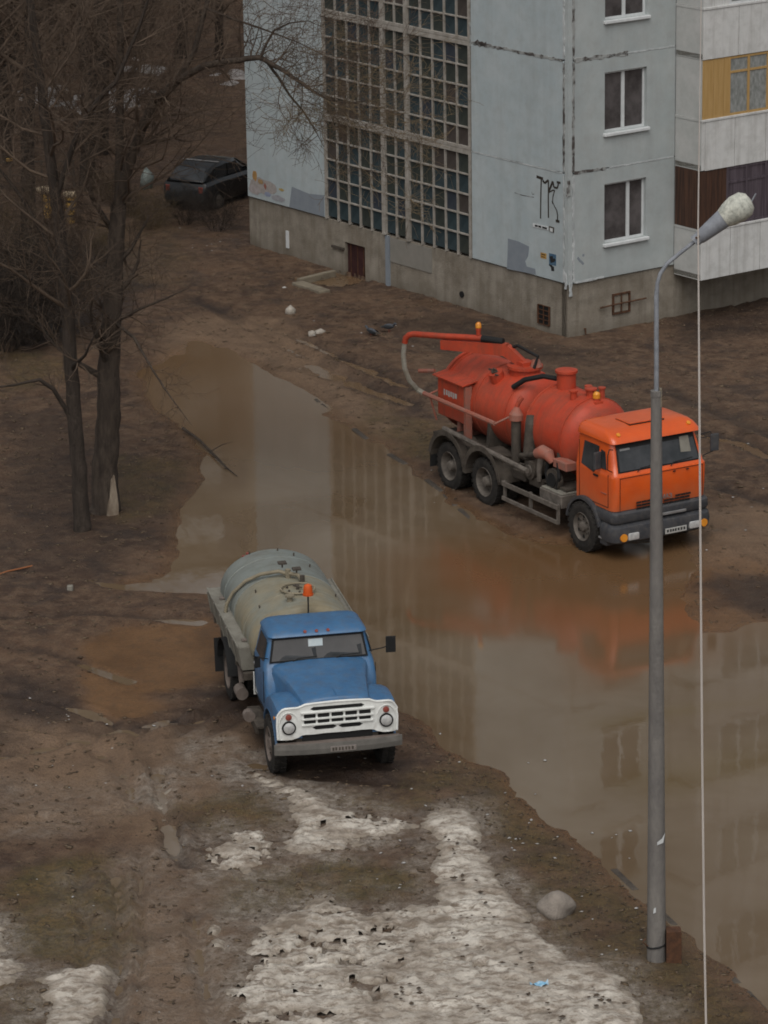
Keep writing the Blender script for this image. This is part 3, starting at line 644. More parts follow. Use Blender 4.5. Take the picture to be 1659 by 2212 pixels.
# barred cellar windows
def cellar(y0, y1, z0, z1, left=True):
    fr = MB(); t = .03
    if left:
        w = bpart(MB().b2(.035, .06, y0, y1, z0, z1), 'cellar_window', 'dark')
        for a in (y0, y1-.03): fr.b2(.0, .06, a, a+.03, z0, z1)
        for i in range(5): zz = z0+(z1-z0)*i/4; fr.b2(.012, .03, y0+.03, y1-.03, zz-.01, zz+.01)
        fr.b2(.004, .03, (y0+y1)/2-.01, (y0+y1)/2+.01, z0, z1)
    else:
        w = bpart(MB().b2(y0+.05, y1-.05, .035, .06, z0+.05, z1-.05), 'cellar_window', 'plinth')
        for a in (y0, y1-.04): fr.b2(a, a+.04, .0, .06, z0, z1)
        for a in (z0, z1-.04): fr.b2(y0+.04, y1-.04, .002, .06, a, a+.04)
        fr.b2((y0+y1)/2-.015, (y0+y1)/2+.015, .008, .03, z0+.04, z1-.04)
    bpart(fr, 'grating', 'rust', w); return w
cellar(.75, 1.22, .26, .75); w = cellar(1.46, 2.03, .46, .99, False)
bpart(MB().tube([(1.02, -.03, .72), (1.5, -.035, .735), (2.52, -.03, .74)], .02, 6), 'locking_bar', 'rust', w)
bpart(MB().tube([(.02, 4.34, .42), (.049, 4.34, .42)], .085, 12), 'drain_hole', 'dark')
bpart(MB().b2(.02, .05, 12.06, 12.18, .30, .78), 'white_pipe_stub', 'pvc')
bpart(MB().tube([(.55, .03, .25), (.55, -.01, .27), (.56, -.01, .12)], .02, 6), 'vent_pipe', 'rust')
# marks on the wall
def wallL(cx, cy, off=.004):      # detail-crop coordinates of the graffiti area -> point on the left facade
    s_, z_ = on_plane(1084.3+.1532*cx, 338.8+.1532*cy, DL); return Vector((-off, s_, z_))
def strokes(name, m, paths, w=.02, parent=bld):
    mb = MB()
    for i, pts in enumerate(paths):
        ww = w
        if isinstance(pts[0], float): ww = pts[0]*1.45; pts = pts[1:]
        P_ = [wallL(*p, off=.003+.0006*i) for p in pts]
        for a, b in zip(P_[:-1], P_[1:]):
            d = (b-a).normalized(); t = Vector((1, 0, 0)).cross(d)*ww/2; mb.slab([a-t, a+t, b+t, b-t], (.0025, 0, 0))
    return bpart(mb, name, m, parent)
strokes('graffiti', 'graffiti', [[.05, (488, 278), (580, 310)], [.032, (556, 300), (550, 500), (545, 870)], [.04, (575, 330), (603, 372), (640, 340), (658, 330)], [.032, (657, 330), (655, 600), (657, 860)],
    [.045, (662, 480), (690, 420), (718, 345)], [.035, (720, 345), (735, 430), (785, 440)], [.03, (785, 440), (800, 358)], [.04, (775, 355), (828, 368)], [.022, (665, 500), (720, 470), (745, 470), (722, 560)],
    [.018, (722, 560), (715, 630), (745, 700), (775, 755)], [.026, (775, 755), (788, 820), (786, 905)], [.045, (762, 900), (815, 912)], [.03, (712, 620), (722, 660)]])
strokes('faint_scrawl', 'seal_dark', [[.012, (180, 505), (300, 545), (450, 570)], [.012, (420, 490), (430, 530), (455, 525)]])
pl = bpart(MB().slab([wallL(440, 935, .012), wallL(650, 985, .012), wallL(650, 1035, .012), wallL(440, 985, .012)], (.01, 0, 0)), 'street_name_plate', 'pvc')
strokes('plate_marks', 'ink', [[.035, (470, 967), (510, 976)], [.035, (520, 978), (560, 988)], [.035, (575, 992), (640, 1010)]], parent=pl)
for o in (pl.children): o.location.x = -.012
npz = bpart(MB().slab([wallL(668, 975, .012), wallL(738, 995, .012), wallL(735, 1070, .012), wallL(668, 1048, .012)], (.01, 0, 0)), 'house_number_plate', 'k_frame')
strokes('plate_marks', 'pvc', [[.03, (682, 1010), (722, 1022)], [.03, (682, 1035), (722, 1047)]], parent=npz)
for o in npz.children: o.location.x = -.012
bpart(MB().slab([wallL(*p) for p in ((85, 1150), (230, 1190), (385, 1265), (370, 1400), (330, 1470), (350, 1545), (470, 1580), (480, 1660), (70, 1580), (80, 1400))], (.003, 0, 0)), 'overpainted_patch', 'patchpaint')
yl = bpart(MB().slab([wallL(*p) for p in ((545, 1345), (630, 1365), (628, 1445), (545, 1425))], (.003, 0, 0)), 'yellow_notice', 'yellow')
strokes('notice_lines', 'rust', [[.02, (560, 1372), (612, 1385)], [.015, (560, 1405), (612, 1418)]], parent=yl)
for o in yl.children: o.location.x = -.003
bl = bpart(MB().slab([wallL(*p) for p in ((665, 1355), (765, 1380), (765, 1540), (665, 1515))], (.003, 0, 0)), 'blue_notice', mat('blue_notice_print', (.03, .08, .15), (.10, .17, .23), .5, 14))
strokes('notice_picture', 'ink', [[.09, (695, 1400), (712, 1490)], [.05, (725, 1470), (750, 1440)]], parent=bl)
for o in bl.children: o.location.x = -.003
strokes('torn_poster', 'ink', [[.05, (668, 1510), (712, 1560)], [.08, (712, 1545), (718, 1610)]])
mb = MB()
for a, b in (((1065, 1420), (1110, 1480)), ((1110, 1470), (1150, 1515)), ((1150, 1370), (1145, 1405))):
    q = [on_plane(1084.3+.1532*p[0], 338.8+.1532*p[1], DR) for p in (a, b)]; A = Vector((q[0][0], -.003, q[0][1])); B = Vector((q[1][0], -.003, q[1][1])); d = (B-A).normalized(); t = Vector((0, 1, 0)).cross(d)*.03
    mb.slab([A-t, A+t, B+t, B-t], (0, .0025, 0))
bpart(mb, 'torn_poster', 'patchpaint')
# children's mural at the far low corner of the left facade
mur = random.Random(3)
for i, (c, a, b) in enumerate([((.36, .33, .31), (535, 375), (600, 430)), ((.38, .22, .08), (545, 365), (556, 392)), ((.30, .12, .09), (570, 395), (576, 410)), ((.27, .30, .40), (571, 412), (586, 428)), ((.42, .32, .12), (602, 405), (615, 415)), ((.38, .34, .33), (536, 395), (565, 425)), ((.33, .33, .35), (586, 418), (618, 440)), ((.36, .24, .12), (556, 385), (570, 400))]):
    (s0, za), (s1, zb_) = on_plane(*a, DL), on_plane(*b, DL); cy, cz, ry, rz_ = (s0+s1)/2, (za+zb_)/2, abs(s0-s1)/2, abs(za-zb_)/2
    pts = [Vector((-.003-.0012*i, min(LW-.05, cy+ry*math.cos(t)*(.75+.35*mur.random())), max(ZF+.05, cz+rz_*math.sin(t)*(.7+.4*mur.random())))) for t in np.linspace(0, 2*math.pi, 16)[:-1]]
    MB().slab(pts, (.001, 0, 0)).build('mural_blot', mat('mural_%d' % i, c, tuple(q*.75 for q in c), .85, 9), bld)
bpart(MB().slab([Vector((-.003, 11.95, ZF+.03)), Vector((-.003, 11.8, ZF+.62)), Vector((-.003, 11.0, ZF+.55)), Vector((-.003, 10.3, ZF+.62)), Vector((-.003, 10.3, ZF+.03))], (.002, 0, 0)), 'overpainted_patch', 'patchpaint')
# balconies
def balcony(x0, k, detail):
    zb = ZF+FH*k-.21; zt = zb+1.27; x1 = x0+6.9 if x0 < 4 else x0+3.4; yo = -1.0
    x1 = x0+3.5
    b = bpart(MB().b2(x0, x1, yo+.02, -.002, zb-.0, zb+.12), 'balcony', 'concrete')
    # front sheets
    xs = {0: [x0, 4.44, 5.45, 6.45, x1], 1: [x0+.1, 4.54, 5.59, 6.6, x1], 2: [x0, 4.63, 5.75, x1]}.get(k, [x0, x0+1.1, x0+2.2, x1]) if detail else [x0, x0+1.15, x0+2.3, x1]
    if k == 1 and detail: bpart(MB().b2(x0, x0+.095, yo-.012, yo+.018, zb-.005, zt-.06), 'front_sheet', 'balc', b)
    for a, c in zip(xs[:-1], xs[1:]): bpart(MB().b2(a+.008, c-.008, yo-.02-.006*rnd.random(), yo+.018, zb-.02, zt-.065, .004, 1), 'front_sheet', 'balc', b)
    bpart(MB().b2(x0-.012, x1, yo-.04, yo+.03, zt-.06, zt, .006, 1), 'top_rail', 'balc', b)
    for xx in (x0, x1-.03):
        bpart(MB().b2(xx, xx+.03, yo+.02, -.002, zb-.02, zt-.065), 'side_sheet', 'balc_side', b)
        bpart(MB().b2(xx-.01, xx+.035, yo+.035, -.002, zt-.06, zt-.002), 'top_rail', 'balc_side', b)
    # enclosure
    zc = zb+FH-.03
    if k == 0: side, board, win, fr = 'redwood', 'redwood', 'purple', 'purple'
    elif k == 1: side, board, win, fr = 'balc_side', 'varnish', 'lace', 'varnish'
    elif k % 3 == 2: side, board, win, fr = 'balc_side', 'balc', 'lace', 'pvc'
    else: side, board, win, fr = 'balc_side', 'balc_side', 'lace', 'pvc'
    for xx in (x0+.01, x1-.035): bpart(MB().b2(xx, xx+.025, yo+.03, -.002, zt+.002, zc), 'side_wall', side, b)
    n = 5; w = .86
    xb = x0+.0 if k == 0 else x0+.02
    for i in range(n): bpart(MB().b2(xb+w*i/n+.003, xb+w*(i+1)/n-.003, yo+.0+.004*(i % 2), yo+.03, zt+.002, zc), 'board', board, b)
    if k == 0 and detail:
        for i in range(5): bpart(MB().b2(x0-.012, x0+.008, yo+.05+.185*i+.003, yo+.05+.185*(i+1)-.003, zt+.002, zc), 'board', board, b)
    xw = xb+w+.01; nwin = 4; ww = (x1-.03-xw)/nwin
    f = MB()
    zm = zc-.42
    for i in range(nwin+1): f.b2(xw+ww*i-.035, xw+ww*i+.035, yo-.004, yo+.04, zt+.002, zc)
    for i in range(nwin):
        for z_ in (zt+.002, zm, zc-.06): f.b2(xw+ww*i+.036, xw+ww*(i+1)-.036, yo, yo+.036, z_, z_+.055)
    wf = bpart(f, 'glazing_frame', fr, b)
    for i in range(nwin):
        bpart(MB().b2(xw+ww*i+.036, xw+ww*(i+1)-.036, yo+.02, yo+.026, zt+.06, zm), 'pane', win, wf)
        bpart(MB().b2(xw+ww*i+.036, xw+ww*(i+1)-.036, yo+.02, yo+.026, zm+.056, zc-.06), 'pane', 'lace' if win == 'lace' else win, wf)
for k in range(NF-1):
    balcony(3.46, k, k < 3)
    if k < 7: balcony(10.3, k, False)
# pit walls and slabs by the hatch
def step_slab(name, a, b, w, h, label, z=-.02):
    A, B = G(*a), G(*b); d = (B-A); L_ = d.length; o = MB().box((0, 0, h/2+z), (L_, w, h), None, .03, 2).build(name, M['slab']); o.location = (A+B)/2; o.rotation_euler.z = math.atan2(d.y, d.x)
    return tag(o, label, 'concrete slab')
step_slab('pit_kerb', (642, 620), (702, 640), .35, .18, 'narrow concrete kerb lying on the earth left of the red hatch')
step_slab('pit_wall', (645, 616), (722, 597), .16, .20, 'thin concrete edge running from the earth to the foot of the red hatch')

# panel block beyond the grove: stands behind the top edge of the view and shows in the puddle
fb2 = empty('apartment_building', (-34, 152, 0), R(4), 'long beige panel block standing behind the grove, seen only mirrored in the puddle', 'building')
mb = MB(); mb.b2(-30, 34, 0, 12, 0, 27.5); mb.build('wall', mat('beige_panels', (.21, .185, .15), (.25, .22, .18), .9, 1), fb2)
MB().b2(-30.4, 34.4, -.4, 12.4, 27.5, 27.8).build('roof', M['concrete'], fb2)
fwm = MB().b2(-.7, .7, -.02, .04, -.75, .75).mesh('far_window', M['glass']); fbm_ = MB().b2(-1.5, 1.5, -.9, 0, -.5, .5).mesh('far_balcony', M['balc_side'])
for k in range(9):
    for i in range(16):
        x_ = -28+i*3.95
        o = link_mesh('window', fwm, fb2, (x_, 0, 2.9+2.9*k))
        if i % 4 == 1: link_mesh('balcony', fbm_, fb2, (x_+1.9, 0, 2.2+2.9*k))

# ------------------------------------------------------------------ vehicles
def rr_ring(x0, x1, hw, r, z, n=5, tilt=0.):
    """rounded rectangle ring in plan at height z"""
    pts = []
    for cx, cy, a0 in ((x1-r, hw-r, 0), (x0+r, hw-r, 90), (x0+r, -hw+r, 180), (x1-r, -hw+r, 270)):
        for i in range(n):
            a = R(a0+90*i/(n-1)); x = cx+r*math.cos(a); pts.append(Vector((x, cy+r*math.sin(a), z+tilt*x)))
    return pts
def wheel(parent, x, y, r, w, rim_m, side, rr=.62, dish=.06):
    """tyre lathe about the y axis; side = -1 faces the truck's right"""
    def ring(prof, m, name, par, seg=32):
        mb = MB(); bm = mb.bm; rings = []
        for (yy, rad) in prof: rings.append([bm.verts.new((x+rad*math.cos(2*math.pi*k/seg), y+side*yy, r+rad*math.sin(2*math.pi*k/seg))) for k in range(seg)])
        for a, b in zip(rings[:-1], rings[1:]):
            for k in range(seg): bm.faces.new((a[k], a[(k+1) % seg], b[(k+1) % seg], b[k]))
        return mb.build(name, m, par, smooth=True)
    h = w/2
    t = ring([(-h*.7, r*rr*.9), (-h, r*rr), (-h, r*.86), (-h*.8, r*.97), (-h*.5, r), (h*.5, r), (h*.8, r*.97), (h, r*.86), (h*1.02, r*.75), (h*.9, r*rr)], M['tyre'], 'wheel', parent)
    # tread blocks
    mb = MB()
    for k in range(26):
        a = 2*math.pi*k/26
        for s_ in (-1, 1): mb.box((x+math.cos(a+.06*s_)*r*.985, y+s_*h*.5, r+math.sin(a+.06*s_)*r*.985), (.035, h*.75, r*.14), (0, -a, 0))
    mb.build('tread', M['tyre'], t)
    ring([(h*.9, r*rr), (h*.98, r*rr*.98), (h*.8, r*rr*.93), (h*.35-dish, r*rr*.88), (h*.35-dish, r*rr*.42), (h*.55, r*rr*.36), (h*.9, r*rr*.30), (h*.95, r*rr*.22), (h*.95, .001)], rim_m, 'rim', t, 28)
    mb = MB()
    for k in range(8):
        a = 2*math.pi*k/8; mb.tube([(x+math.cos(a)*r*rr*.53, y+side*(h*.35-dish-.005), r+math.sin(a)*r*rr*.53), (x+math.cos(a)*r*rr*.53, y+side*(h*.35-dish+.03), r+math.sin(a)*r*rr*.53)], .016, 6)
    mb.build('wheel_nuts', M['k_frame'], t)
    if rr < .66:
        mb = MB()
        for k in range(6):
            a = 2*math.pi*(k+.5)/6; c = Vector((x+math.cos(a)*r*rr*.72, y+side*(h*.35-dish+.004), r+math.sin(a)*r*rr*.72))
            mb.tube([c, c+Vector((0, side*.004, 0))], r*rr*.115, 10)
        mb.build('hand_holes', M['dark'], t)
    return t
def fender(mb, x, y0, y1, r, rc, zc, a0, a1, th=.02, seg=14, lip=.04):
    """curved mudguard band"""
    for i in range(seg):
        a, b = R(a0+(a1-a0)*i/seg), R(a0+(a1-a0)*(i+1)/seg)
        p = [Vector((x+rc*math.cos(a), 0, zc+rc*math.sin(a))), Vector((x+rc*math.cos(b), 0, zc+rc*math.sin(b)))]
        q = [Vector((x+(rc+th)*math.cos(a), 0, zc+(rc+th)*math.sin(a))), Vector((x+(rc+th)*math.cos(b), 0, zc+(rc+th)*math.sin(b)))]
        def o(v, y): return Vector((v.x, y, v.z))
        mb.quads([o(p[0], y0), o(p[1], y0), o(q[1], y0), o(q[0], y0), o(p[0], y1), o(p[1], y1), o(q[1], y1), o(q[0], y1)], [(0, 1, 2, 3), (7, 6, 5, 4), (3, 2, 6, 7), (1, 0, 4, 5)])
def xlathe(mb, prof, zc, yc=0., sz=1., sy=1., seg=36, start=0.):
    """body of revolution about the x axis; prof = [(x, r)]"""
    rings = []
    for x, r in prof: rings.append([Vector((x, yc+r*sy*math.cos(2*math.pi*k/seg+start), zc+r*sz*math.sin(2*math.pi*k/seg+start))) for k in range(seg)])
    return mb.loft(rings)
def dome_prof(x0, x1, r, d):
    a = [(x0+d*(1-math.cos(t)), r*math.sin(t)) for t in np.linspace(.02, math.pi/2, 8)]
    b = [(x1-d*(1-math.cos(t)), r*math.sin(t)) for t in np.linspace(math.pi/2, .02, 8)]
    return a+b

K = empty('vacuum_tanker_truck', (5.047, 69.265, 0.0), R(-60.0), 'orange cab vacuum tanker truck with red tanks and a suction boom, beside the building', 'truck')
def kp(mb, name, m, parent=K, smooth=False, **kw): return mb.build(name, M[m] if isinstance(m, str) else m, parent, smooth, **kw)
# chassis
mb = MB()
for s in (-1, 1): mb.b2(-6.1, .9, s*.38-.04, s*.38+.04, .72, .98, .01, 1)
for x in (-6.0, -5.2, -4.5, -3.8, -2.6, -1.4, -.5, .6): mb.b2(x-.06, x+.06, -.34, .34, .76, .94)
mb.tube([(0, -.95, .5), (0, .95, .5)], .07, 8); 
for x in (-3.78, -5.21): mb.tube([(x, -.9, .5), (x, .9, .5)], .09, 8); mb.box((x, 0, .5), (.4, .5, .42), None, .1, 2)
mb.b2(-1.0, .7, -.35, .35, .45, .95, .08, 2)
kp(mb, 'chassis_frame', 'k_frame')
KR = .51
for x in (0, -3.78, -5.21):
    for s in (-1, 1):
        front = x == 0
        wheel(K, x, s*(1.10 if front else 1.07), KR, .28, M['rim'], s, .58 if front else .62, -.02 if front else .12)
        if not front: wheel(K, x, s*.76, KR, .26, M['rim'], s, .62, .05)
# rear mudguards
for s in (-1, 1):
    mb = MB()
    for x in (-3.78, -5.21): fender(mb, x, s*.72, s*1.26, KR, .66, .53, 8, 172)
    mb.b2(-4.56, -4.43, s*.72, s*1.26, .55, .72); 
    kp(mb, 'mudguard', 'k_frame', smooth=False)
    kp(MB().b2(-5.90, -5.87, s*.76, s*1.26, .35, .75), 'mudflap', 'z_black')
    mb = MB()
    for x in (-3.78, -5.21):   # skirt plates over the wheels
        for i in range(10):
            a, b = R(12+156*i/10), R(12+156*(i+1)/10)
            mb.slab([(x+.66*math.cos(a), s*1.255, .53+.66*math.sin(a)), (x+.66*math.cos(b), s*1.255, .53+.66*math.sin(b)), (x+.76*math.cos(b), s*1.255, .53+.78*math.sin(b)), (x+.76*math.cos(a), s*1.255, .53+.78*math.sin(a))], (0, s*.015, 0))
    kp(mb, 'mudguard_skirt', 'k_frame')
# side guards
for s in (-1, 1):
    mb = MB(); mb.b2(-3.05, -.92, s*1.19, s*1.23, .62, .73, .01, 1); mb.b2(-3.05, -.92, s*1.19, s*1.23, .31, .40, .01, 1)
    for x in (-3.0, -2.0, -.96): mb.b2(x-.04, x+.04, s*1.15, s*1.19, .31, .73)
    kp(mb, 'side_guard', 'rim')
# hose trays: long tubes along the sides
for s in (-1, 1):
    kp(MB().tube([(-5.4, s*1.2, 1.31), (-2.08, s*1.2, 1.17)], .055, 8), 'hose_tube', 'rim')
    for x in (-5.0, -4.2, -3.3, -2.4): kp(MB().tube([(x, s*1.17, 1.24), (x, s*.5, 1.0)], .03, 6), 'tube_bracket', 'k_frame')
    kp(MB().tube([(-6.25, s*1.2, 1.90), (-3.35, s*1.2, 1.89)], .05, 8), 'handrail_tube', 'k_pink')
    mb = MB()
    for x in (-6.1, -3.35): mb.tube([(x, s*1.2, 1.88), (x+.05, s*.84, 2.0)], .022, 6)
    mb.tube([(-5.95, s*1.2, 1.85), (-5.95, s*1.05, 1.35)], .022, 6)
    kp(mb, 'rail_bracket', 'k_pink')
# deck under tanks
mb = MB(); mb.b2(-6.1, -3.3, -1.05, 1.05, 1.0, 1.06); mb.b2(-6.1, -1.0, -.45, .45, .98, 1.02)
kp(mb, 'deck', 'k_frame')
for x in (-5.4, -4.2, -2.7, -1.5):
    mb = MB(); mb.slab([(x-.06, -.85, 1.02), (x-.06, .85, 1.02), (x-.06, .80, 1.75), (x-.06, .55, 1.28), (x-.06, 0, 1.04), (x-.06, -.55, 1.28), (x-.06, -.80, 1.75)], (.12, 0, 0)); kp(mb, 'saddle', 'k_pink' if x < -5 else 'k_frame')
# tanks
TZ, TR = 1.86, .84
mb = MB(); xlathe(mb, dome_prof(-3.12, -.98, TR, .42), TZ, seg=44); ft = kp(mb, 'front_tank', 'k_tank', smooth=True)
mb = MB(); xlathe(mb, dome_prof(-6.35, -3.14, TR, .38), TZ, seg=44); rt = kp(mb, 'rear_tank', 'k_tank', smooth=True)
for par, xs in ((ft, (-2.72, -1.42)), (rt, (-5.97, -4.75, -3.55))):
    for x in xs: mb = MB(); xlathe(mb, [(x-.025, TR+.001), (x-.025, TR+.014), (x+.025, TR+.014), (x+.025, TR+.001)], TZ, seg=44); kp(mb, 'weld_band', 'k_tank', par, smooth=False)
# rear door rim, side locker beside the rear tank
mb = MB(); xlathe(mb, [(-6.10, TR), (-6.10, TR+.05), (-6.02, TR+.05), (-6.02, TR)], TZ, seg=44); kp(mb, 'door_flange', 'k_tank', rt)
for s in (-1, 1):
    lk = kp(MB().b2(-6.05, -4.95, s*.62, s*.96, 1.45, 2.30, .02, 1), 'hose_locker', 'k_tank')
    kp(MB().slab([(-6.12, s*.5, 2.40), (-4.88, s*.5, 2.40), (-4.88, s*1.04, 2.30), (-6.12, s*1.04, 2.30)], (0, 0, .025)), 'locker_lid', 'k_tank', lk)
    mb = MB()
    for i, (a, b) in enumerate(((-5.78, -5.74), (-5.70, -5.63), (-5.60, -5.54), (-5.51, -5.45), (-5.42, -5.36), (-5.33, -5.25))): mb.b2(a, b, s*.962, s*.966, 1.93+.02*(i % 2), 2.06)
    kp(mb, 'stencil_marks', 'plate', lk)
    mb = MB(); mb.b2(-4.98, -4.90, s*.80, s*.96, 1.0, 2.28); kp(mb, 'locker_post', 'k_pink', lk)
# top gear: catwalk, manholes, vents
tp = TZ+TR
mb = MB(); mb.tube([(-2.45, 0, tp-.05), (-2.45, 0, tp+.32)], .20, 20); kp(mb, 'float_valve_stack', 'k_tank', ft, smooth=True)
kp(MB().tube([(-2.45, 0, tp+.32), (-2.45, 0, tp+.37), (-2.45, 0, tp+.39)], [.235, .235, .15], 20), 'stack_lid', 'k_tank', ft)
for x, y, r, h in ((-1.75, -.28, .07, .13), (-1.60, .05, .10, .16), (-1.42, .2, .06, .2), (-2.0, .25, .06, .1)):
    kp(MB().tube([(x, y, tp-.10), (x, y, tp+h-.03)], r, 10), 'vent', 'k_tank', ft)
    kp(MB().tube([(x, y, tp+h-.03), (x, y, tp+h)], r*1.35, 10), 'vent_cap', 'k_tank', ft)
mb = MB(); mb.tube([(-2.62, -.05, tp+.14), (-2.95, -.25, tp+.16), (-3.3, -.48, tp+.04), (-3.55, -.62, tp-.16)], .055, 8); kp(mb, 'suction_hose', 'rubber', smooth=True)
kp(MB().tube([(-4.35, -.45, tp-.28), (-4.35, -.55, tp-.02)], .16, 14), 'side_manhole', 'k_tank', rt, smooth=False)
mb = MB()
for k in range(5): a = 2*math.pi*k/5; mb.tube([(-4.35+.14*math.cos(a), -.56, tp-.05+.10*math.sin(a)), (-4.35+.14*math.cos(a), -.64, tp-.03+.12*math.sin(a))], .022, 6)
mb.tube([(-4.35, -.52, tp-.02), (-4.35, -.62, tp+.02)], .05, 8); kp(mb, 'clamp_bolts', 'k_frame', rt)
kp(MB().tube([(-4.05, 0, tp-.06), (-4.05, 0, tp+.07)], .33, 20), 'turret_base', 'k_tank', rt)
kp(MB().tube([(-4.05, 0, tp+.07), (-4.05, 0, tp+.13)], .38, 20), 'turret_flange', 'k_tank', rt)
kp(MB().tube([(-3.8, .12, tp+.13), (-3.8, .12, tp+.28)], [.13, .08], 12), 'turret_motor', 'k_pink', rt)
# boom swung over the truck's right rear corner
b0 = Vector((-3.95, -.10, tp+.17)); b1 = Vector((-5.20, -.55, tp+.38)); b2_ = Vector((-6.30, -1.34, tp+.42))
boom = MB()
def beam(mb, a, b, w0, h0, w1, h1):
    a, b = Vector(a), Vector(b); d = (b-a).normalized(); t = d.cross(Vector((0, 0, 1))).normalized(); u = t.cross(d)
    mb.loft([[a+t*x*w0/2+u*z*h0/2 for x, z in ((-1, -1), (1, -1), (1, 1), (-1, 1))], [b+t*x*w1/2+u*z*h1/2 for x, z in ((-1, -1), (1, -1), (1, 1), (-1, 1))]])
bd = (Vector((-6.35, -1.5, 0))-Vector((-4.05, 0, 0))).normalized()
pA = Vector((-4.05, 0, tp+.12)); pB = pA+bd*.45+Vector((0, 0, .30)); pC = pA+bd*1.95+Vector((0, 0, .26))
beam(boom, pA, pB, .14, .16, .16, .26); beam(boom, pB-bd*.05, pC, .17, .26, .13, .20); boom.box(pA+Vector((0, 0, .03)), (.3, .3, .12))
bo = kp(boom, 'boom', 'k_tank')
pD = pB+bd*.55+Vector((0, 0, .19)); pE = pA+bd*2.60+Vector((0, 0, .42))
kp(MB().tube([pD, pC+Vector((0, 0, .18)), pE, pE+bd*.12+Vector((0, 0, -.03)), pE+bd*.20+Vector((0, 0, -.10)), pE+bd*.23+Vector((0, 0, -.22))], .065, 10), 'boom_pipe', 'k_tank', bo, smooth=True)
kp(MB().tube([pB+bd*.05+Vector((0, 0, .16)), pD+Vector((0, 0, -.01))], .075, 10), 'rubber_coupling', 'rubber', bo)
kp(MB().tube([pB+Vector((.05, .12, .03)), pB+Vector((.2, .18, .10)), pA+Vector((.35, .1, .25)), pA+Vector((.35, 0, .0))], .035, 8), 'hydraulic_hose', 'rubber', bo)
hs_ = pE+bd*.23+Vector((0, 0, -.22))
kp(MB().tube([hs_, hs_+Vector((-.03, -.02, -.25)), hs_+Vector((-.02, 0, -.55)), hs_+Vector((.02, .10, -.85)), Vector((-6.45, -1.22, 1.93)), Vector((-6.22, -1.2, 1.90))], .055, 8), 'hanging_hose', 'hose_grey', bo, smooth=True)
def beacon(p, par, r=.08, h=.13, m='amber', base='k_tank'):
    kp(MB().tube([p, p+Vector((0, 0, .06))], r*.9, 10), 'beacon_base', base, par)
    kp(MB().tube([p+Vector((0, 0, .06)), p+Vector((0, 0, .06+h*.7)), p+Vector((0, 0, .06+h))], [r, r*.95, r*.5], 12), 'beacon_lamp', m, par, smooth=True)
bp_ = pD+bd*.08+Vector((0, 0, .06)); kp(MB().tube([bp_, bp_+Vector((0, 0, .10))], .05, 8), 'beacon_post', 'k_tank', bo); beacon(bp_+Vector((0, 0, .10)), bo, .065, .12)
kp(MB().b2(-1.42, -1.22, -.10, .10, 2.22, 2.66), 'beacon_stand', 'k_tank'); beacon(Vector((-1.32, 0, 2.66)), K, .08, .13)
kp(MB().tube([(-6.35, -.85, 2.32), (-6.75, -1.0, 2.25)], .045, 8), 'tail_bracket', 'k_pink')
# machinery between tank and cab on the right side
mb = MB(); mb.tube([(-2.95, -.92, 1.10), (-2.95, -.92, 2.02)], .105, 14); kp(mb, 'filter_column', 'k_frame', smooth=True)
kp(MB().tube([(-2.95, -.92, 2.02), (-2.95, -.92, 2.14), (-2.95, -.9, 2.30)], [.15, .15, .05], 14), 'filter_head', 'k_pink', smooth=False)
kp(MB().tube([(-2.95, -.9, 2.30), (-2.92, -.86, 2.42), (-2.9, -.80, 2.50)], .05, 8), 'filter_pipe', 'k_tank')
kp(MB().tube([(-2.55, -.86, 1.28), (-2.55, -.80, 2.0), (-2.6, -.74, 2.15)], .13, 12), 'silencer', 'k_frame')
kp(MB().tube([(-2.80, -.90, 1.28), (-2.3, -.97, 1.42), (-1.93, -1.0, 1.55)], .06, 10), 'air_pipe', 'k_frame', smooth=True)
kp(MB().tube([(-1.95, -1.04, 1.55), (-1.78, -1.02, 1.62), (-1.62, -.98, 1.60), (-1.5, -.95, 1.45)], [.11, .15, .13, .07], 14), 'pipe_elbow', 'k_pink', smooth=True)
kp(MB().tube([(-1.78, -1.03, 1.55), (-1.86, -1.05, 1.25), (-1.86, -1.05, .98)], [.08, .06, .045], 10), 'drop_pipe', 'rim', smooth=True)
kp(MB().tube([(-2.25, -1.05, 1.12), (-2.25, -.72, 1.12)], .20, 18), 'vacuum_pump', 'k_frame', smooth=False)
kp(MB().tube([(-2.25, -1.09, 1.12), (-2.25, -1.05, 1.12)], .12, 18), 'pump_pulley', 'rim', smooth=False)
kp(MB().tube([(-1.45, -1.0, 1.10), (-1.45, -.88, 1.10)], .24, 18), 'fan_guard', 'k_frame')
kp(MB().tube([(-1.45, -1.02, 1.10), (-1.45, -1.0, 1.10)], .15, 18), 'fan_disc', 'dark')
mb = MB(); mb.tube([(-1.30, -.95, 1.5), (-1.22, -.98, 1.2), (-1.30, -.98, .95)], .04, 8); mb.tube([(-1.65, -.95, 1.5), (-1.70, -.98, 1.2), (-1.6, -.98, .95)], .04, 8); kp(mb, 'air_hose', 'rubber')
kp(MB().b2(-1.45, -.95, -.98, -.72, 1.38, 1.56, .015, 1), 'tool_box', 'k_pink')
kp(MB().b2(-1.75, -.92, -1.12, -.62, .62, .90, .02, 1), 'battery_box', 'rim')
kp(MB().b2(-1.72, -.95, -1.09, -.65, .90, .93, .01, 1), 'battery_lid', 'z_rail')
kp(MB().b2(-2.9, -1.9, .62, 1.1, .5, .98, .08, 2), 'fuel_tank', 'k_frame')
mb = MB()
for x in (-2.75, -2.1): mb.b2(x-.25, x+.25, -1.0, -.5, .78, 1.0, .03, 1)
mb.b2(-2.9, -1.0, -.95, -.4, .95, 1.0); kp(mb, 'equipment_tray', 'k_frame')
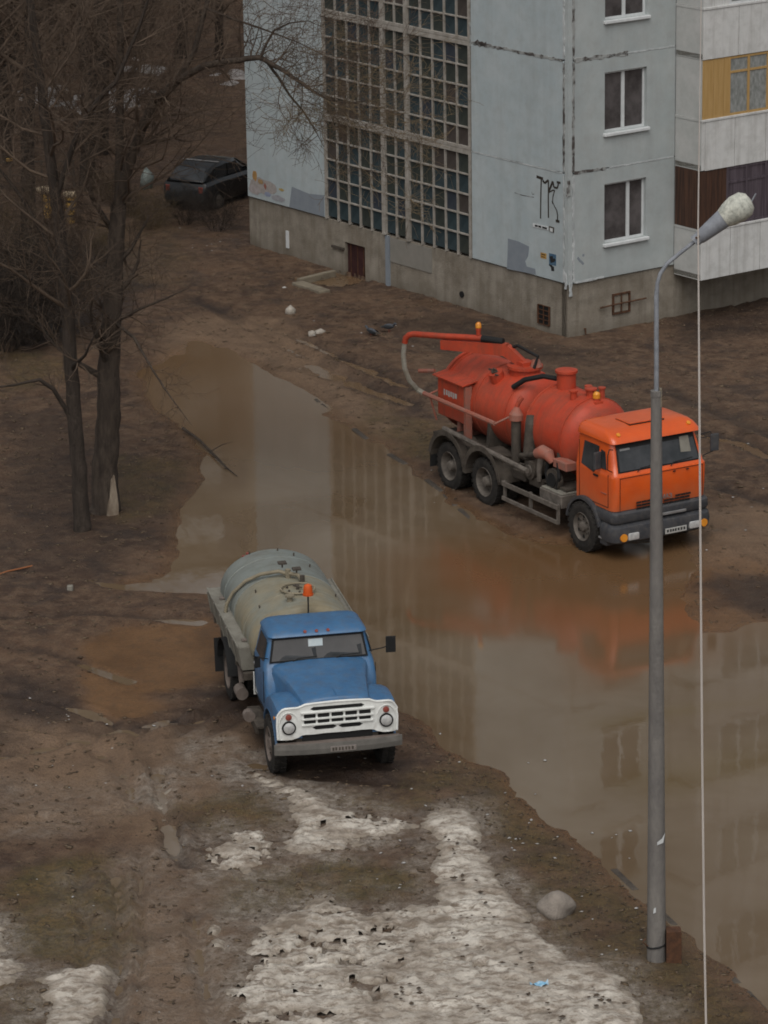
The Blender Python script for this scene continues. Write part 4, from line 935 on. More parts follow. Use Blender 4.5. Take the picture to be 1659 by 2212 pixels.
# cab
CW = 1.12
body = MB()
body.loft([rr_ring(-.42, .86, CW-.05, .08, 1.02), rr_ring(-.44, .98, CW, .12, 1.04), rr_ring(-.45, 1.03, CW+.005, .14, 1.35), rr_ring(-.45, 1.035, CW+.01, .14, 1.70), rr_ring(-.45, 1.02, CW+.005, .13, 1.755), rr_ring(-.45, .97, CW-.01, .12, 1.785),
           rr_ring(-.445, .88, CW-.045, .11, 2.02), rr_ring(-.44, .79, CW-.075, .10, 2.26), rr_ring(-.435, .745, CW-.09, .10, 2.38)])
cab = kp(body, 'cab', 'k_cab', smooth=True)
rf = MB(); rf.loft([rr_ring(-.44, .80, CW-.07, .10, 2.375), rr_ring(-.45, .88, CW-.04, .12, 2.40), rr_ring(-.45, .86, CW-.045, .12, 2.45), rr_ring(-.44, .74, CW-.07, .14, 2.535), rr_ring(-.43, .62, CW-.11, .15, 2.59), rr_ring(-.38, .45, CW-.22, .15, 2.625), rr_ring(-.30, .30, CW-.45, .15, 2.635)])
kp(rf, 'cab_roof', 'k_cab', cab, smooth=True)
kp(MB().b2(-.02, .48, -.40, .42, 2.625, 2.66, .012, 2), 'roof_hatch', 'k_cab', cab)
kp(MB().b2(-.03, .49, -.41, .43, 2.615, 2.642), 'hatch_gasket', 'rubber', cab)
for y in (-.85, .85): kp(MB().tube([(.70, y, 2.50), (.75, y, 2.56)], .045, 10), 'roof_marker_lamp', 'amber', cab)
kp(MB().b2(.2, .9, -1.08, 1.08, .74, 1.02, .03, 1), 'cab_underside', 'k_bumper', cab)
# windscreen on the sloping front: at z 1.83 x~.96, at z 2.33 x~.765
def fx(z): return .97-(z-1.785)*(.97-.745)/(2.38-1.785)
def quad_pane(pts, out, th=.006):
    return MB().slab([Vector(p)+Vector(out)*.5 for p in pts], Vector(out).normalized()*th)
nrm = Vector((.935, 0, .354))
za, zb2 = 1.835, 2.345
kp(MB().slab([Vector((fx(za)+.006, -.99, za-.02)), Vector((fx(za)+.006, .99, za-.02)), Vector((fx(zb2)+.006, .935, zb2+.015)), Vector((fx(zb2)+.006, -.935, zb2+.015))], nrm*.006), 'windscreen_gasket', 'rubber', cab)
ws = kp(MB().slab([Vector((fx(za)+.012, -.95, za+.01)), Vector((fx(za)+.012, .95, za+.01)), Vector((fx(zb2)+.012, .90, zb2-.01)), Vector((fx(zb2)+.012, -.90, zb2-.01))], nrm*.006), 'windscreen', 'vglass', cab)
kp(MB().slab([Vector((fx(2.22)+.02, -.86, 2.20)), Vector((fx(2.22)+.02, -.62, 2.20)), Vector((fx(2.28)+.02, -.62, 2.27)), Vector((fx(2.28)+.02, -.86, 2.27))], nrm*.002), 'windscreen_sticker', 'steel', ws)
kp(MB().slab([Vector((fx(2.0)+.02, .55, 2.02)), Vector((fx(2.0)+.02, .80, 2.00)), Vector((fx(2.30)+.02, .80, 2.31)), Vector((fx(2.30)+.02, .58, 2.31))], nrm*.002), 'seat_headrest_behind_glass', 'z_rail', ws)
mb = MB()
for y in (-.55, .25): mb.tube([(fx(1.80)+.03, y, 1.80), (fx(1.86)+.03, y+.1, 1.86), (fx(1.88)+.028, y+.55, 1.89)], .009, 6)
kp(mb, 'wiper', 'rubber', cab)
# side windows
for s in (-1, 1):
    def sy_(z): return s*(CW-.01-(z-1.785)*(.08)/(.6)+.004)
    dw = kp(MB().slab([(-.18, sy_(1.80)+s*.002, 1.80), (.30, sy_(1.72)+s*.012, 1.72), (.40, sy_(1.86)+s*.002, 1.86), (.38, sy_(2.27)+s*.002, 2.27), (-.15, sy_(2.27)+s*.002, 2.27)], (0, s*.008, 0)), 'door_window', 'vglass', cab)
    kp(MB().slab([(.47, sy_(1.86)+s*.002, 1.86), (.72, sy_(1.86)+s*.002, 1.86), (.60, sy_(2.20)+s*.002, 2.20), (.46, sy_(2.22)+s*.002, 2.22)], (0, s*.008, 0)), 'quarter_window', 'vglass', cab)
    mb = MB(); y = s*(CW+.006)
    mb.b2(-.24, -.228, y, y+s*.006, 1.10, 2.28); mb.b2(.80, .812, y, y+s*.006, 1.10, 1.78); mb.b2(-.23, .80, y, y+s*.006, 1.095, 1.105); kp(mb, 'door_seam', 'dark', cab)
    kp(MB().b2(.30, .46, s*(CW+.012), s*(CW+.04), 1.66, 1.70, .006, 1), 'door_handle', 'rubber', cab)
    kp(MB().b2(.55, .75, s*(CW+.008), s*(CW+.02), 1.36, 1.375), 'side_trim', 'k_pink', cab)
    # mirrors on arms
    kp(MB().tube([(.86, s*1.06, 2.30), (.98, s*1.22, 2.36), (1.0, s*1.27, 2.25), (1.0, s*1.27, 1.95), (.9, s*1.1, 1.86)], .012, 6), 'mirror_arm', 'rubber', cab)
    if s == 1: kp(MB().box((1.0, 1.31, 2.13), (.05, .19, .36), (0, 0, R(-8)), .02, 2), 'mirror', 'k_bumper', cab)
    else: kp(MB().box((.52, -1.20, 2.02), (.06, .17, .36), (0, 0, R(12)), .02, 2), 'mirror', 'k_bumper', cab)
    # front mudguard
    mb = MB(); fender(mb, 0, s*.80, s*1.20, KR, .60, .52, 14, 172, .03); fender(mb, 0, s*1.165, s*1.215, KR, .56, .52, 12, 172, .06); kp(mb, 'front_mudguard', 'k_bumper', cab)
    kp(MB().b2(.56, .82, s*.80, s*1.17, .30, .66, .03, 2), 'step_well', 'k_bumper', cab)
    kp(MB().b2(.55, .90, s*1.0, s*1.20, .42, .46, .01, 1), 'cab_step', 'steel', cab)
# grey front skirt of cab above bumper and bumper
mb = MB(); mb.loft([rr_ring(.30, 1.06, 1.16, .14, .80), rr_ring(.30, 1.09, 1.18, .14, .86), rr_ring(.30, 1.075, 1.17, .14, .99), rr_ring(.30, 1.03, 1.14, .12, 1.03)]); kp(mb, 'front_skirt', 'k_bumper', cab, smooth=True)
mb = MB(); mb.loft([rr_ring(.50, 1.02, 1.10, .20, .36), rr_ring(.48, 1.12, 1.20, .22, .42), rr_ring(.48, 1.15, 1.22, .22, .60), rr_ring(.48, 1.12, 1.20, .20, .72), rr_ring(.52, 1.04, 1.15, .18, .78)]); bum = kp(mb, 'bumper', 'k_bumper', smooth=True)
for s in (-1, 1):
    kp(MB().box((1.135, s*.74, .53), (.08, .26, .15), (0, 0, 0), .03, 2), 'headlamp', 'lens', bum, smooth=True)
    kp(MB().tube([(1.05, s*.965, .53), (1.165, s*.975, .53)], .082, 14), 'indicator_lamp', 'amber', bum, smooth=False)
kp(MB().b2(1.148, 1.162, .02, .54, .44, .555, .004, 1), 'number_plate', 'plate', bum)
pm = MB()
for i, a in enumerate((.06, .13, .19, .25, .32, .39, .46)): pm.b2(1.1625, 1.165, a, a+.04, .475, .53)
kp(pm, 'plate_marks', 'ink', bum)
kp(MB().b2(1.09, 1.12, -.05, .56, .83, .885, .008, 1), 'number_plate_lamp_strip', 'steel', bum)
# front panel: raised lip, grille slots, badge
kp(MB().b2(1.0, 1.052, -1.0, 1.0, 1.735, 1.762, .01, 1), 'front_lip', 'k_cab', cab)
mb = MB(); mb.b2(1.036, 1.043, -1.0, -.992, 1.06, 1.74); mb.b2(1.036, 1.043, .992, 1.0, 1.06, 1.74); mb.b2(1.036, 1.042, -.99, .99, 1.728, 1.736); kp(mb, 'panel_seam', 'dark', cab)
mb = MB()
for r_ in range(4):
    z = 1.185-.062*r_
    for y0, n in ((-.60, 5), (.06, 5)):
        if r_ == 0 and y0 > 0: y0, n = .34, 3
        for i in range(n): mb.b2(1.034, 1.041, y0+i*.128, y0+i*.128+.118, z-.030, z+.008)
kp(mb, 'grille_slots', 'dark', cab)
for y in (.30, -.2, .62): kp(MB().b2(1.04, 1.065, y-.03, y+.03, 1.685, 1.71, .006, 1), 'hood_latch', 'rubber', cab)
def text(s_, size, ext, m, parent, mtx, name):
    cu = bpy.data.curves.new(name, 'FONT'); cu.body = s_; cu.size = size; cu.extrude = ext; cu.align_x = 'CENTER'; cu.resolution_u = 2
    to = bpy.data.objects.new(name, cu); col.objects.link(to); bpy.context.view_layer.update()
    dg = bpy.context.evaluated_depsgraph_get(); me = bpy.data.meshes.new_from_object(to.evaluated_get(dg)); bpy.data.objects.remove(to)
    me.transform(mtx); me.materials.clear(); me.materials.append(m); return link_mesh(name, me, parent)
tm = Matrix.Translation((1.046, 0.03, 1.155)) @ Matrix(((0, 0, 1, 0), (1, 0, 0, 0), (0, 1, 0, 0), (0, 0, 0, 1)))
text('КАМАЗ', .13, .006, M['steel'], cab, tm, 'badge_lettering')

# ------------------------------------------------------------------ blue tanker
Zt = empty('blue_tanker_truck', (-.987, 56.757, 0.0), R(-78.5), 'old blue bonneted tanker truck with white grille and grey-green tank by the snow', 'truck')
def zp(mb, name, m, parent=Zt, smooth=False, **kw): return mb.build(name, M[m] if isinstance(m, str) else m, parent, smooth, **kw)
mb = MB()
for s in (-1, 1): mb.b2(-5.7, .75, s*.36-.04, s*.36+.04, .66, .88, .01, 1)
mb.tube([(0, -.9, .45), (0, .9, .45)], .06, 8); mb.tube([(-3.77, -.9, .5), (-3.77, .9, .5)], .09, 8); mb.box((-3.77, 0, .5), (.45, .5, .45), None, .1, 2); mb.b2(-1.2, .5, -.3, .3, .45, .95, .06, 2)
mb.b2(.2, .72, -.7, .7, .70, .85)
for x in (-5.4, -4.6, -3.0, -2.2): mb.b2(x-.06, x+.06, -1.1, 1.1, .90, 1.02)
zp(mb, 'chassis_frame', 'k_frame')
for s in (-1, 1):
    wheel(Zt, 0, s*.93, .50, .25, M['z_rim'], s, .60, -.03)
    wheel(Zt, -3.77, s*1.02, .50, .24, M['z_rim'], s, .60, .12); wheel(Zt, -3.77, s*.74, .50, .24, M['z_rim'], s, .60, .05)
    zp(MB().box((-4.42, s*1.02, .62), (.02, .48, .62), (0, R(-8), 0)), 'rear_mudflap', 'z_black')
    mb = MB(); fender(mb, -3.77, s*.62, s*1.22, .5, .60, .52, 10, 170, .02); zp(mb, 'rear_mudguard', 'z_black')
# bonnet
def hsec(x, hw, zt, zl, rr_=.12):
    h = [(-hw, zl), (-hw, zt-rr_), (-hw+.03, zt-rr_*.45), (-hw+.10, zt-.02), (-hw*.6, zt+.015), (-.2*hw, zt+.03), (.2*hw, zt+.03), (hw*.6, zt+.015), (hw-.10, zt-.02), (hw-.03, zt-rr_*.45), (hw, zt-rr_), (hw, zl)]
    return [Vector((x, a, b)) for a, b in h]
mb = MB(); mb.loft([hsec(.735, .575, 1.425, .95, .08), hsec(.70, .585, 1.475, .95, .10), hsec(.60, .60, 1.505, .95), hsec(.3, .635, 1.535, .95), hsec(-.1, .69, 1.57, .95), hsec(-.5, .765, 1.60, .95), hsec(-.86, .86, 1.625, .95, .14)])
hood = zp(mb, 'bonnet', 'z_blue', smooth=True)
zp(MB().b2(-.2, .69, -.004, .004, 1.55, 1.556), 'bonnet_crease', 'z_blue', hood)
# front wings
for s in (-1, 1):
    secs = []
    for x, zt in ((.755, 1.30), (.72, 1.355), (.6, 1.395), (.35, 1.415), (.1, 1.41), (-.12, 1.37), (-.32, 1.27), (-.50, 1.12), (-.62, .97), (-.74, .80)):
        zb_ = .5+math.sqrt(max(0, .62**2-x*x)) if abs(x) < .60 else (.84 if x > 0 else zt-.12)
        zb_ = min(zb_, zt-.07); yo = 1.03-.03*(x < -.4)-.02*(x > .7)
        secs.append([Vector((x, s*a, b)) for a, b in ((.52, zb_), (.52, zt-.01), (.60, zt), (.80, zt+.005), (.93, zt-.02), (yo-.025, zt-.055), (yo, zt-.13 if zt-.13 > zb_ else (zt+zb_)/2), (yo, zb_))])
    mb = MB(); mb.loft(secs); wg = zp(mb, 'front_wing', 'z_blue', smooth=True)
    mb = MB(); fender(mb, 0, s*1.0, s*1.035, .5, .60, .5, 5, 150, .025, 18); zp(mb, 'wing_lip', 'z_blue', wg)
    zp(MB().tube([(.55, s*1.02, 1.16), (.55, s*1.045, 1.16)], .03, 10), 'side_repeater', 'amber', wg)
# white front: plate with grille openings
def fz(y):     # top edge of the white panel
    a = abs(y)
    return 1.455-.02*(a/.55)**2 if a < .55 else (1.435-.05*(a-.55)/.12 if a < .67 else (1.385+.005 if a < .88 else 1.39-.16*((a-.88)/.145)**2))
ys = [-1.025, -1.01, -.97, -.93, -.88, -.78, -.67, -.61, -.55, -.4, -.2, 0, .2, .4, .55, .61, .67, .78, .88, .93, .97, 1.01, 1.025]
def fb(y):
    a = abs(y); return .905+.012*math.sin(y*17) if a < .60 else (.905-.07*(a-.60)/.12 if a < .72 else .835)
top = [Vector((.755-.03*(abs(y) > .9)*(abs(y)-.9)/.1, y, fz(y))) for y in ys]; bot = [Vector((.755-.03*(abs(y) > .9)*(abs(y)-.9)/.1, y, fb(y))) for y in reversed(ys)]
mb = MB(); mb.slab(top+bot, (.035, 0, 0)); fas = zp(mb, 'front_panel', 'z_white')
mb = MB(); mb.tube([t+Vector((.025, 0, -.004)) for t in top], .022, 8); mb.tube([Vector((.77, -1.015, .85)), Vector((.77, -1.025, 1.1)), top[1]+Vector((.02, 0, 0))], .02, 8); mb.tube([Vector((.77, 1.015, .85)), Vector((.77, 1.025, 1.1)), top[-2]+Vector((.02, 0, 0))], .02, 8)
zp(mb, 'panel_rim', 'z_white', fas, smooth=True)
mb = MB(); X0 = .7903
def slot(y0, y1, z0, z1, r_=.0):
    mb.slab([(X0, y0+r_, z0), (X0, y1-r_, z0), (X0, y1, (z0+z1)/2), (X0, y1-r_, z1), (X0, y0+r_, z1), (X0, y0, (z0+z1)/2)], (.003, 0, 0))
slot(-.46, .46, 1.325, 1.385, .05)
for i in range(5):
    y0 = -.575+.235*i; slot(y0, y0+.205, 1.198, 1.262, .008); slot(y0, y0+.205, 1.100, 1.160, .008)
slot(-.43, -.015, .985, 1.052, .06); slot(.015, .43, .985, 1.052, .06)
zp(mb, 'grille_openings', 'dark', fas)
for z, w in ((1.293, .63), (1.180, .61), (1.077, .61)):
    zp(MB().box((.805, 0, z), (.035, 2*w, .032), None, .010, 2), 'grille_bar', 'z_white', fas, smooth=True)
zp(MB().b2(.72, .757, -.6, .6, .78, .92), 'radiator_gap', 'dark')
for s in (-1, 1):
    y = s*.83
    zp(MB().tube([(.78, y, 1.05), (.815, y, 1.05)], .118, 24), 'headlamp_rim', 'rubber', fas)
    zp(MB().tube([(.81, y, 1.05), (.826, y, 1.05), (.838, y, 1.05), (.843, y, 1.05)], [.098, .09, .06, .02], 24), 'headlamp', 'lens', fas, smooth=True)
    zp(MB().tube([(.785, y, 1.235), (.805, y, 1.235), (.815, y, 1.235)], [.055, .05, .02], 16), 'marker_lamp', 'redlens', fas, smooth=True)
    mb = MB(); mb.tube([(.793, y+.16*math.cos(a), 1.11+.21*math.sin(a)) for a in np.linspace(.25, math.pi-.25, 12)], .010, 6); zp(mb, 'lamp_crease', 'z_white', fas)
# bumper, bowed
pts = [(-1.09, .84), (-.95, .875), (-.6, .925), (-.2, .945), (.2, .945), (.6, .925), (.95, .875), (1.09, .84)]
mb = MB(); mb.loft([[Vector((x-.045, y, .60)), Vector((x, y, .60)), Vector((x+.012, y, .69)), Vector((x, y, .775)), Vector((x-.045, y, .775))] for y, x in pts]); bz = zp(mb, 'bumper', 'z_bumper')
zp(MB().slab([(.74, -1.05, .765), (.74, 1.05, .765), (.86, 1.05, .765), (.935, .3, .765), (.935, -.3, .765), (.86, -1.05, .765)], (0, 0, .008)), 'bumper_step', 'z_rim', bz)
zp(MB().b2(.951, .962, -.16, .28, .625, .72, .003, 1), 'number_plate', mat('muddy_plate', (.17, .15, .135), (.24, .21, .19), .7, 22), bz)
mb = MB()
for a in (-.13, -.08, -.02, .03, .09, .14, .20): mb.b2(.9622, .965, a, a+.032, .645, .70)
zp(mb, 'plate_marks', 'k_frame', bz)
# cab
cb = MB(); cb.loft([rr_ring(-1.80, -.62, .92, .06, .70), rr_ring(-1.83, -.60, .965, .08, .95), rr_ring(-1.84, -.64, .975, .09, 1.30), rr_ring(-1.84, -.80, .965, .09, 1.54), rr_ring(-1.835, -.85, .95, .09, 1.60), rr_ring(-1.83, -.88, .93, .09, 1.66), rr_ring(-1.81, -.925, .865, .09, 1.95), rr_ring(-1.80, -.955, .84, .10, 2.06)])
zc_ = zp(cb, 'cab', 'z_blue', smooth=True)
cr_ = MB(); cr_.loft([rr_ring(-1.81, -.90, .845, .10, 2.05), rr_ring(-1.82, -.86, .86, .12, 2.075), rr_ring(-1.82, -.88, .85, .14, 2.11), rr_ring(-1.79, -.98, .80, .16, 2.16), rr_ring(-1.72, -1.08, .70, .16, 2.19), rr_ring(-1.6, -1.2, .5, .15, 2.20)]); zp(cr_, 'cab_roof', 'z_blue', zc_, smooth=True)
def zx(z): return -.88-(z-1.66)*.15
nz = Vector((.99, 0, .15))
zp(MB().slab([Vector((zx(1.635)+.028, -.86, 1.635)), Vector((zx(1.635)+.028, .86, 1.635)), Vector((zx(2.04)+.012, .79, 2.045)), Vector((zx(2.04)+.012, -.79, 2.045))], nz*.008), 'windscreen_gasket', 'rubber', zc_)
wz_ = zp(MB().slab([Vector((zx(1.66)+.036, -.82, 1.665)), Vector((zx(1.66)+.036, .82, 1.665)), Vector((zx(2.02)+.022, .755, 2.015)), Vector((zx(2.02)+.022, -.755, 2.015))], nz*.006), 'windscreen', mat('windscreen_glass', (.085, .083, .082), (.12, .115, .112), .06, 1.2, spec=.5), zc_)
# interior silhouettes seen through the glass
for yc, w in ((-.36, .33), (.42, .34)):
    zp(MB().slab([Vector((zx(1.67)+.044, yc-w, 1.672)), Vector((zx(1.67)+.044, yc+w, 1.672)), Vector((zx(1.85)+.036, yc+w*.95, 1.86)), Vector((zx(1.85)+.036, yc+w*.35, 1.80)), Vector((zx(1.8)+.037, yc-w*.4, 1.78)), Vector((zx(1.72)+.04, yc-w*.8, 1.73))], nz*.001), 'seat_behind_glass', 'vglass', wz_)
zp(MB().slab([Vector((zx(1.88)+.038, -.17, 1.875)), Vector((zx(1.88)+.038, .08, 1.875)), Vector((zx(2.0)+.032, .08, 2.0)), Vector((zx(2.0)+.032, -.17, 2.0))], nz*.002), 'pass_card', 'paper', wz_)
mb = MB()
for y in (-.45, .30): mb.tube([(zx(1.65)+.05, y, 1.64), (zx(1.70)+.05, y+.1, 1.69), (zx(1.70)+.05, y+.42, 1.70)], .008, 6)
zp(mb, 'wiper', 'rubber', zc_)
for y in (-.22, -.02, .18):
    zp(MB().tube([(-.93, y, 2.13), (-.885, y, 2.145)], .028, 10), 'roof_marker_lamp', 'redlens', zc_)
for s in (-1, 1):
    def ys_(z): return s*(.955-(z-1.60)*.25+.004)
    zp(MB().slab([(-1.62, ys_(1.64), 1.64), (-1.02, ys_(1.64), 1.64), (-1.04, ys_(2.0), 2.0), (-1.58, ys_(2.0), 2.0)], (0, s*.008, .002)), 'door_window', 'vglass', zc_)
    zp(MB().slab([(-.98, ys_(1.66), 1.66), (-.93, ys_(1.66), 1.66), (-.97, ys_(1.98), 1.98), (-1.0, ys_(1.98), 1.98)], (0, s*.008, .002)), 'quarter_window', 'vglass', zc_)
    mb = MB(); mb.b2(-1.70, -1.69, s*.972, s*.982, .85, 1.58); mb.b2(-.80, -.79, s*.972, s*.982, .95, 1.52); mb.b2(-1.69, -.80, s*.972, s*.981, .845, .855); zp(mb, 'door_seam', 'dark', zc_)
    zp(MB().b2(-1.62, -1.48, s*.98, s*1.01, 1.40, 1.43, .006, 1), 'door_handle', 'steel', zc_)
    zp(MB().b2(-1.78, -.72, s*.88, s*1.12, .50, .55, .01, 1), 'running_board', 'k_frame')
    zp(MB().tube([(-.85, s*.88, 1.72), (-.62, s*1.1, 1.84), (-.50, s*1.19, 1.92)], .010, 6), 'mirror_arm', 'rubber', zc_)
    if s == 1: zp(MB().box((-.50, 1.19, 1.93), (.035, .17, .29), (0, 0, R(-6)), .012, 2), 'mirror', 'rubber', zc_)
    else: zp(MB().box((-.62, -1.10, 1.76), (.035, .10, .20), (0, 0, R(6)), .012, 2), 'mirror', 'rubber', zc_)
zp(MB().b2(-1.95, -1.84, .82, 1.0, 1.38, 1.72, .02, 1), 'air_intake', 'k_frame')
zp(MB().b2(-1.7, -1.0, -1.10, -.70, .30, .52, .05, 2), 'fuel_tank', 'k_frame')
zp(MB().tube([(-1.28, -1.18, .60), (-1.12, -1.18, .60)], .10, 14), 'air_reservoir', 'z_rim')
zp(MB().box((-1.83, -.93, .95), (.03, .10, .42), None, .01, 1), 'cab_rear_edge', 'z_white', zc_)
# platform frame
for s in (-1, 1):
    mb = MB(); mb.slab([(-5.72, s*.88, 1.47), (-2.28, s*.88, 1.47), (-2.28, s*1.16, 1.45), (-5.72, s*1.16, 1.45)], (0, 0, -.02)); 
    zp(mb, 'side_shelf', 'z_rail')
    zp(MB().slab([(-5.72, s*1.165, 1.455), (-2.28, s*1.165, 1.455), (-2.32, s*1.10, 1.03), (-5.68, s*1.10, 1.03)], (0, -s*.02, 0)), 'side_board', 'z_rail')
    mb = MB()
    for x in (-5.6, -4.9, -4.2, -3.5, -2.8): mb.slab([(x-.03, s*1.17, 1.44), (x+.03, s*1.17, 1.44), (x+.03, s*1.105, 1.04), (x-.03, s*1.105, 1.04)], (0, s*.02, 0))
    mb.tube([(-5.72, s*1.16, 1.46), (-2.28, s*1.16, 1.46)], .018, 6); zp(mb, 'board_rib', 'z_rail')
    zp(MB().tube([(-3.2, s*1.0, .95), (-3.0, s*1.0, .55)], .05, 8), 'drop_bracket', 'z_rim')
    zp(MB().tube([(-2.9, s*1.06, .48), (-2.6, s*1.06, .48)], .11, 14), 'side_cylinder', 'z_rim')
    for x in (-5.0, -2.6): zp(MB().box((x, s*1.0, 1.49), (.09, .09, .03)), 'shelf_bolt_plate', 'z_rim')
zp(MB().slab([(-2.27, -1.16, 1.45), (-2.27, 1.16, 1.45), (-2.30, 1.09, 1.03), (-2.30, -1.09, 1.03)], (-.02, 0, 0)), 'front_board', 'z_rail')
zp(MB().slab([(-5.73, -1.16, 1.45), (-5.73, 1.16, 1.45), (-5.71, 1.09, 1.03), (-5.71, -1.09, 1.03)], (-.02, 0, 0)), 'rear_board', 'z_rail')
# elliptical tank: greenish rear, yellowed front
def esec(x, k):
    return [Vector((x, .96*k*math.cos(t)*(1 if abs(math.cos(t)) < .7 else 1), 1.50+.70*k*math.copysign(abs(math.sin(t))**.92, math.sin(t)))) for t in np.linspace(0, 2*math.pi, 49)[:-1]]
mb = MB(); mb.loft([esec(-5.62, .80), esec(-5.60, .9), esec(-5.54, .97), esec(-5.45, 1.), esec(-3.95, 1.), esec(-3.94, 1.)]); tk = zp(mb, 'tank', 'z_tank', smooth=True)
mb = MB(); mb.loft([esec(-3.938, 1.0), esec(-2.25, 1.), esec(-2.15, .98), esec(-2.08, .93), esec(-2.04, .82)]); tf = zp(mb, 'tank_front_section', 'z_tank_y', smooth=True)
for par, xx, m in ((tk, -5.0, 'z_tank'), (tk, -3.95, 'z_tank'), (tf, -2.9, 'z_tank_y')):
    mb = MB(); mb.loft([[Vector((xx+d, p.y*k, 1.5+(p.z-1.5)*k)) for p in esec(xx, 1.)] for d, k in ((-.02, 1.0), (-.015, 1.008), (.015, 1.008), (.02, 1.0))]); zp(mb, 'tank_seam', m, par)
ring = MB()
pr_ = [Vector((-2.98+.30*math.cos(t), .04+.30*math.sin(t), 2.235)) for t in np.linspace(0, 2*math.pi, 33)]; ring.tube(pr_, .020, 8, caps=False); zp(ring, 'manhole_ring', 'z_hose', tf, smooth=True)
zp(MB().tube([(-2.98, .04, 2.14), (-2.98, .04, 2.215)], .26, 20), 'manhole_lid', 'z_tank_y', tf)
mb = MB()
for k in range(6): a = k*1.047; mb.tube([(-2.98+.2*math.cos(a), .04+.2*math.sin(a), 2.2), (-2.98+.2*math.cos(a), .04+.2*math.sin(a), 2.25)], .02, 6)
mb.tube([(-2.98, .04, 2.2), (-2.98, .04, 2.30)], .03, 6); mb.tube([(-3.05, -.03, 2.27), (-2.9, .1, 2.27)], .015, 6); zp(mb, 'lid_clamps', 'k_frame', tf)
zp(MB().tube([(-2.45, -.20, 2.16), (-2.45, -.20, 2.27)], .05, 10), 'breather', 'z_hose', tf); zp(MB().tube([(-2.45, -.20, 2.27), (-2.45, -.20, 2.30)], .085, 12), 'breather_cap', 'z_hose', tf)
# filling pipe over the tank
zp(MB().tube([(-3.72, .0, 2.27), (-3.80, -.15, 2.31), (-3.98, -.45, 2.22), (-4.12, -.70, 2.07), (-4.22, -.92, 1.84), (-4.27, -1.03, 1.62), (-4.28, -1.06, 1.46)], .034, 10), 'filling_pipe', 'z_hose', tk, smooth=True)
mb = MB(); mb.tube([(-3.72, .0, 2.2), (-3.72, .0, 2.36)], .05, 10); mb.tube([(-3.72, .0, 2.29), (-3.58, .16, 2.28), (-3.40, .20, 2.21)], .035, 8); zp(mb, 'valve_body', 'z_hose', tk)
for q in ((-3.84, -.08, 2.36), (-3.62, .14, 2.30)):
    mb = MB(); mb.tube([q, (q[0], q[1], q[2]+.09)], .014, 6); mb.box((q[0], q[1], q[2]+.09), (.15, .15, .03)); zp(mb, 'valve_handle', 'k_frame', tk)
zp(MB().tube([(-3.40, .2, 2.10), (-3.40, .2, 2.33)], .045, 8), 'outlet_stub', 'k_frame', tk)
for x, y in ((-3.5, -.62), (-2.75, -.68), (-5.1, .35), (-5.35, .1), (-5.45, -.4), (-3.2, .75), (-4.6, .55)):
    z = 1.5+.70*math.sqrt(max(0, 1-(y/.96)**2)); zp(MB().tube([(x, y, z-.02), (x, y*1.02, z+.06)], .014, 6), 'lifting_eye', 'k_frame', tk if x < -3.95 else tf)
for x, y in ((-5.5, -.5), (-5.55, -.42)): z = 1.5+.70*math.sqrt(1-(y/.96)**2); zp(MB().tube([(x-.03, y, z-.06), (x-.03, y, z+.0)], .03, 8), 'rear_lamp', 'redlens', tk)
# beacon on a rod behind the cab
zp(MB().tube([(-1.86, .02, 1.95), (-1.86, .02, 2.47)], .014, 6), 'beacon_rod', 'rubber')
zp(MB().tube([(-1.86, .02, 2.47), (-1.86, .02, 2.50)], .095, 14), 'beacon_base', 'orange_lens')
zp(MB().tube([(-1.86, .02, 2.50), (-1.86, .02, 2.60), (-1.86, .02, 2.65), (-1.86, .02, 2.67)], [.085, .078, .065, .03], 14), 'beacon_lamp', 'orange_lens', smooth=True)

# ------------------------------------------------------------------ lamp post
lp = G(1418, 2080); post = empty('lamp_post', lp, 0, 'tall grey concrete lamp post on the dry grass by the puddle, with a hooded lamp', 'street lamp')
post.rotation_euler = (0, R(-.45), 0)
ZTOP = PY(1418, 848, lp.y).z
mb = MB(); mb.loft([[Vector(((.142-.0075*z)*math.cos(a), (.142-.0075*z)*math.sin(a), z)) for a in np.linspace(0, 2*math.pi, 13)[:-1]] for z in (-.3, .5, 2, 4, 6, 7.5, ZTOP)])
shaft = mb.build('concrete_shaft', M['post'], post, smooth=True)
tube = []
for u, v in ((1418, 900), (1418, 848), (1418, 720), (1418, 640), (1420, 612), (1427, 590), (1441, 570), (1465, 550), (1503, 520)):
    q = PY(u, v, lp.y)-lp; ang = R(.45); tube.append(Vector((q.x*math.cos(ang)+q.z*math.sin(ang), 0.0 if v > 560 else -.0, -q.x*math.sin(ang)+q.z*math.cos(ang))))
MB().tube(tube, [.035]*4+[.028]*5, 10).build('arm', M['galv'], post, smooth=True)
zt_ = 8.5
MB().b2(.045, .075, -.05, .05, ZTOP-.2, ZTOP+.06).build('shaft_bracket', M['slab'], post)
MB().tube([(0, 0, ZTOP-.05), (0, 0, ZTOP+.03)], .085, 10).build('shaft_cap', M['post'], post)
def lpt(u, v, dy=0):
    q = PY(u, v, lp.y+dy)-lp; ang = R(.45); return Vector((q.x*math.cos(ang)+q.z*math.sin(ang), dy, -q.x*math.sin(ang)+q.z*math.cos(ang)))
a, b, c, d = lpt(1507, 517), lpt(1560, 474), lpt(1598, 447), lpt(1622, 432)
hd = MB().tube([a, a*.9+b*.1, a*.5+b*.5, b, b*.6+c*.4], [.07, .095, .115, .135, .15], 16).build('lamp_housing', M['galv'], post, smooth=True)
MB().tube([b*.92+c*.08+Vector((0, 0, -.0)), b*.6+c*.4, b*.15+c*.85, c*.5+d*.5, d*.9+c*.1, d], [.14, .175, .20, .185, .12, .03], 20).build('lamp_cap', M['cap'], hd, smooth=True)
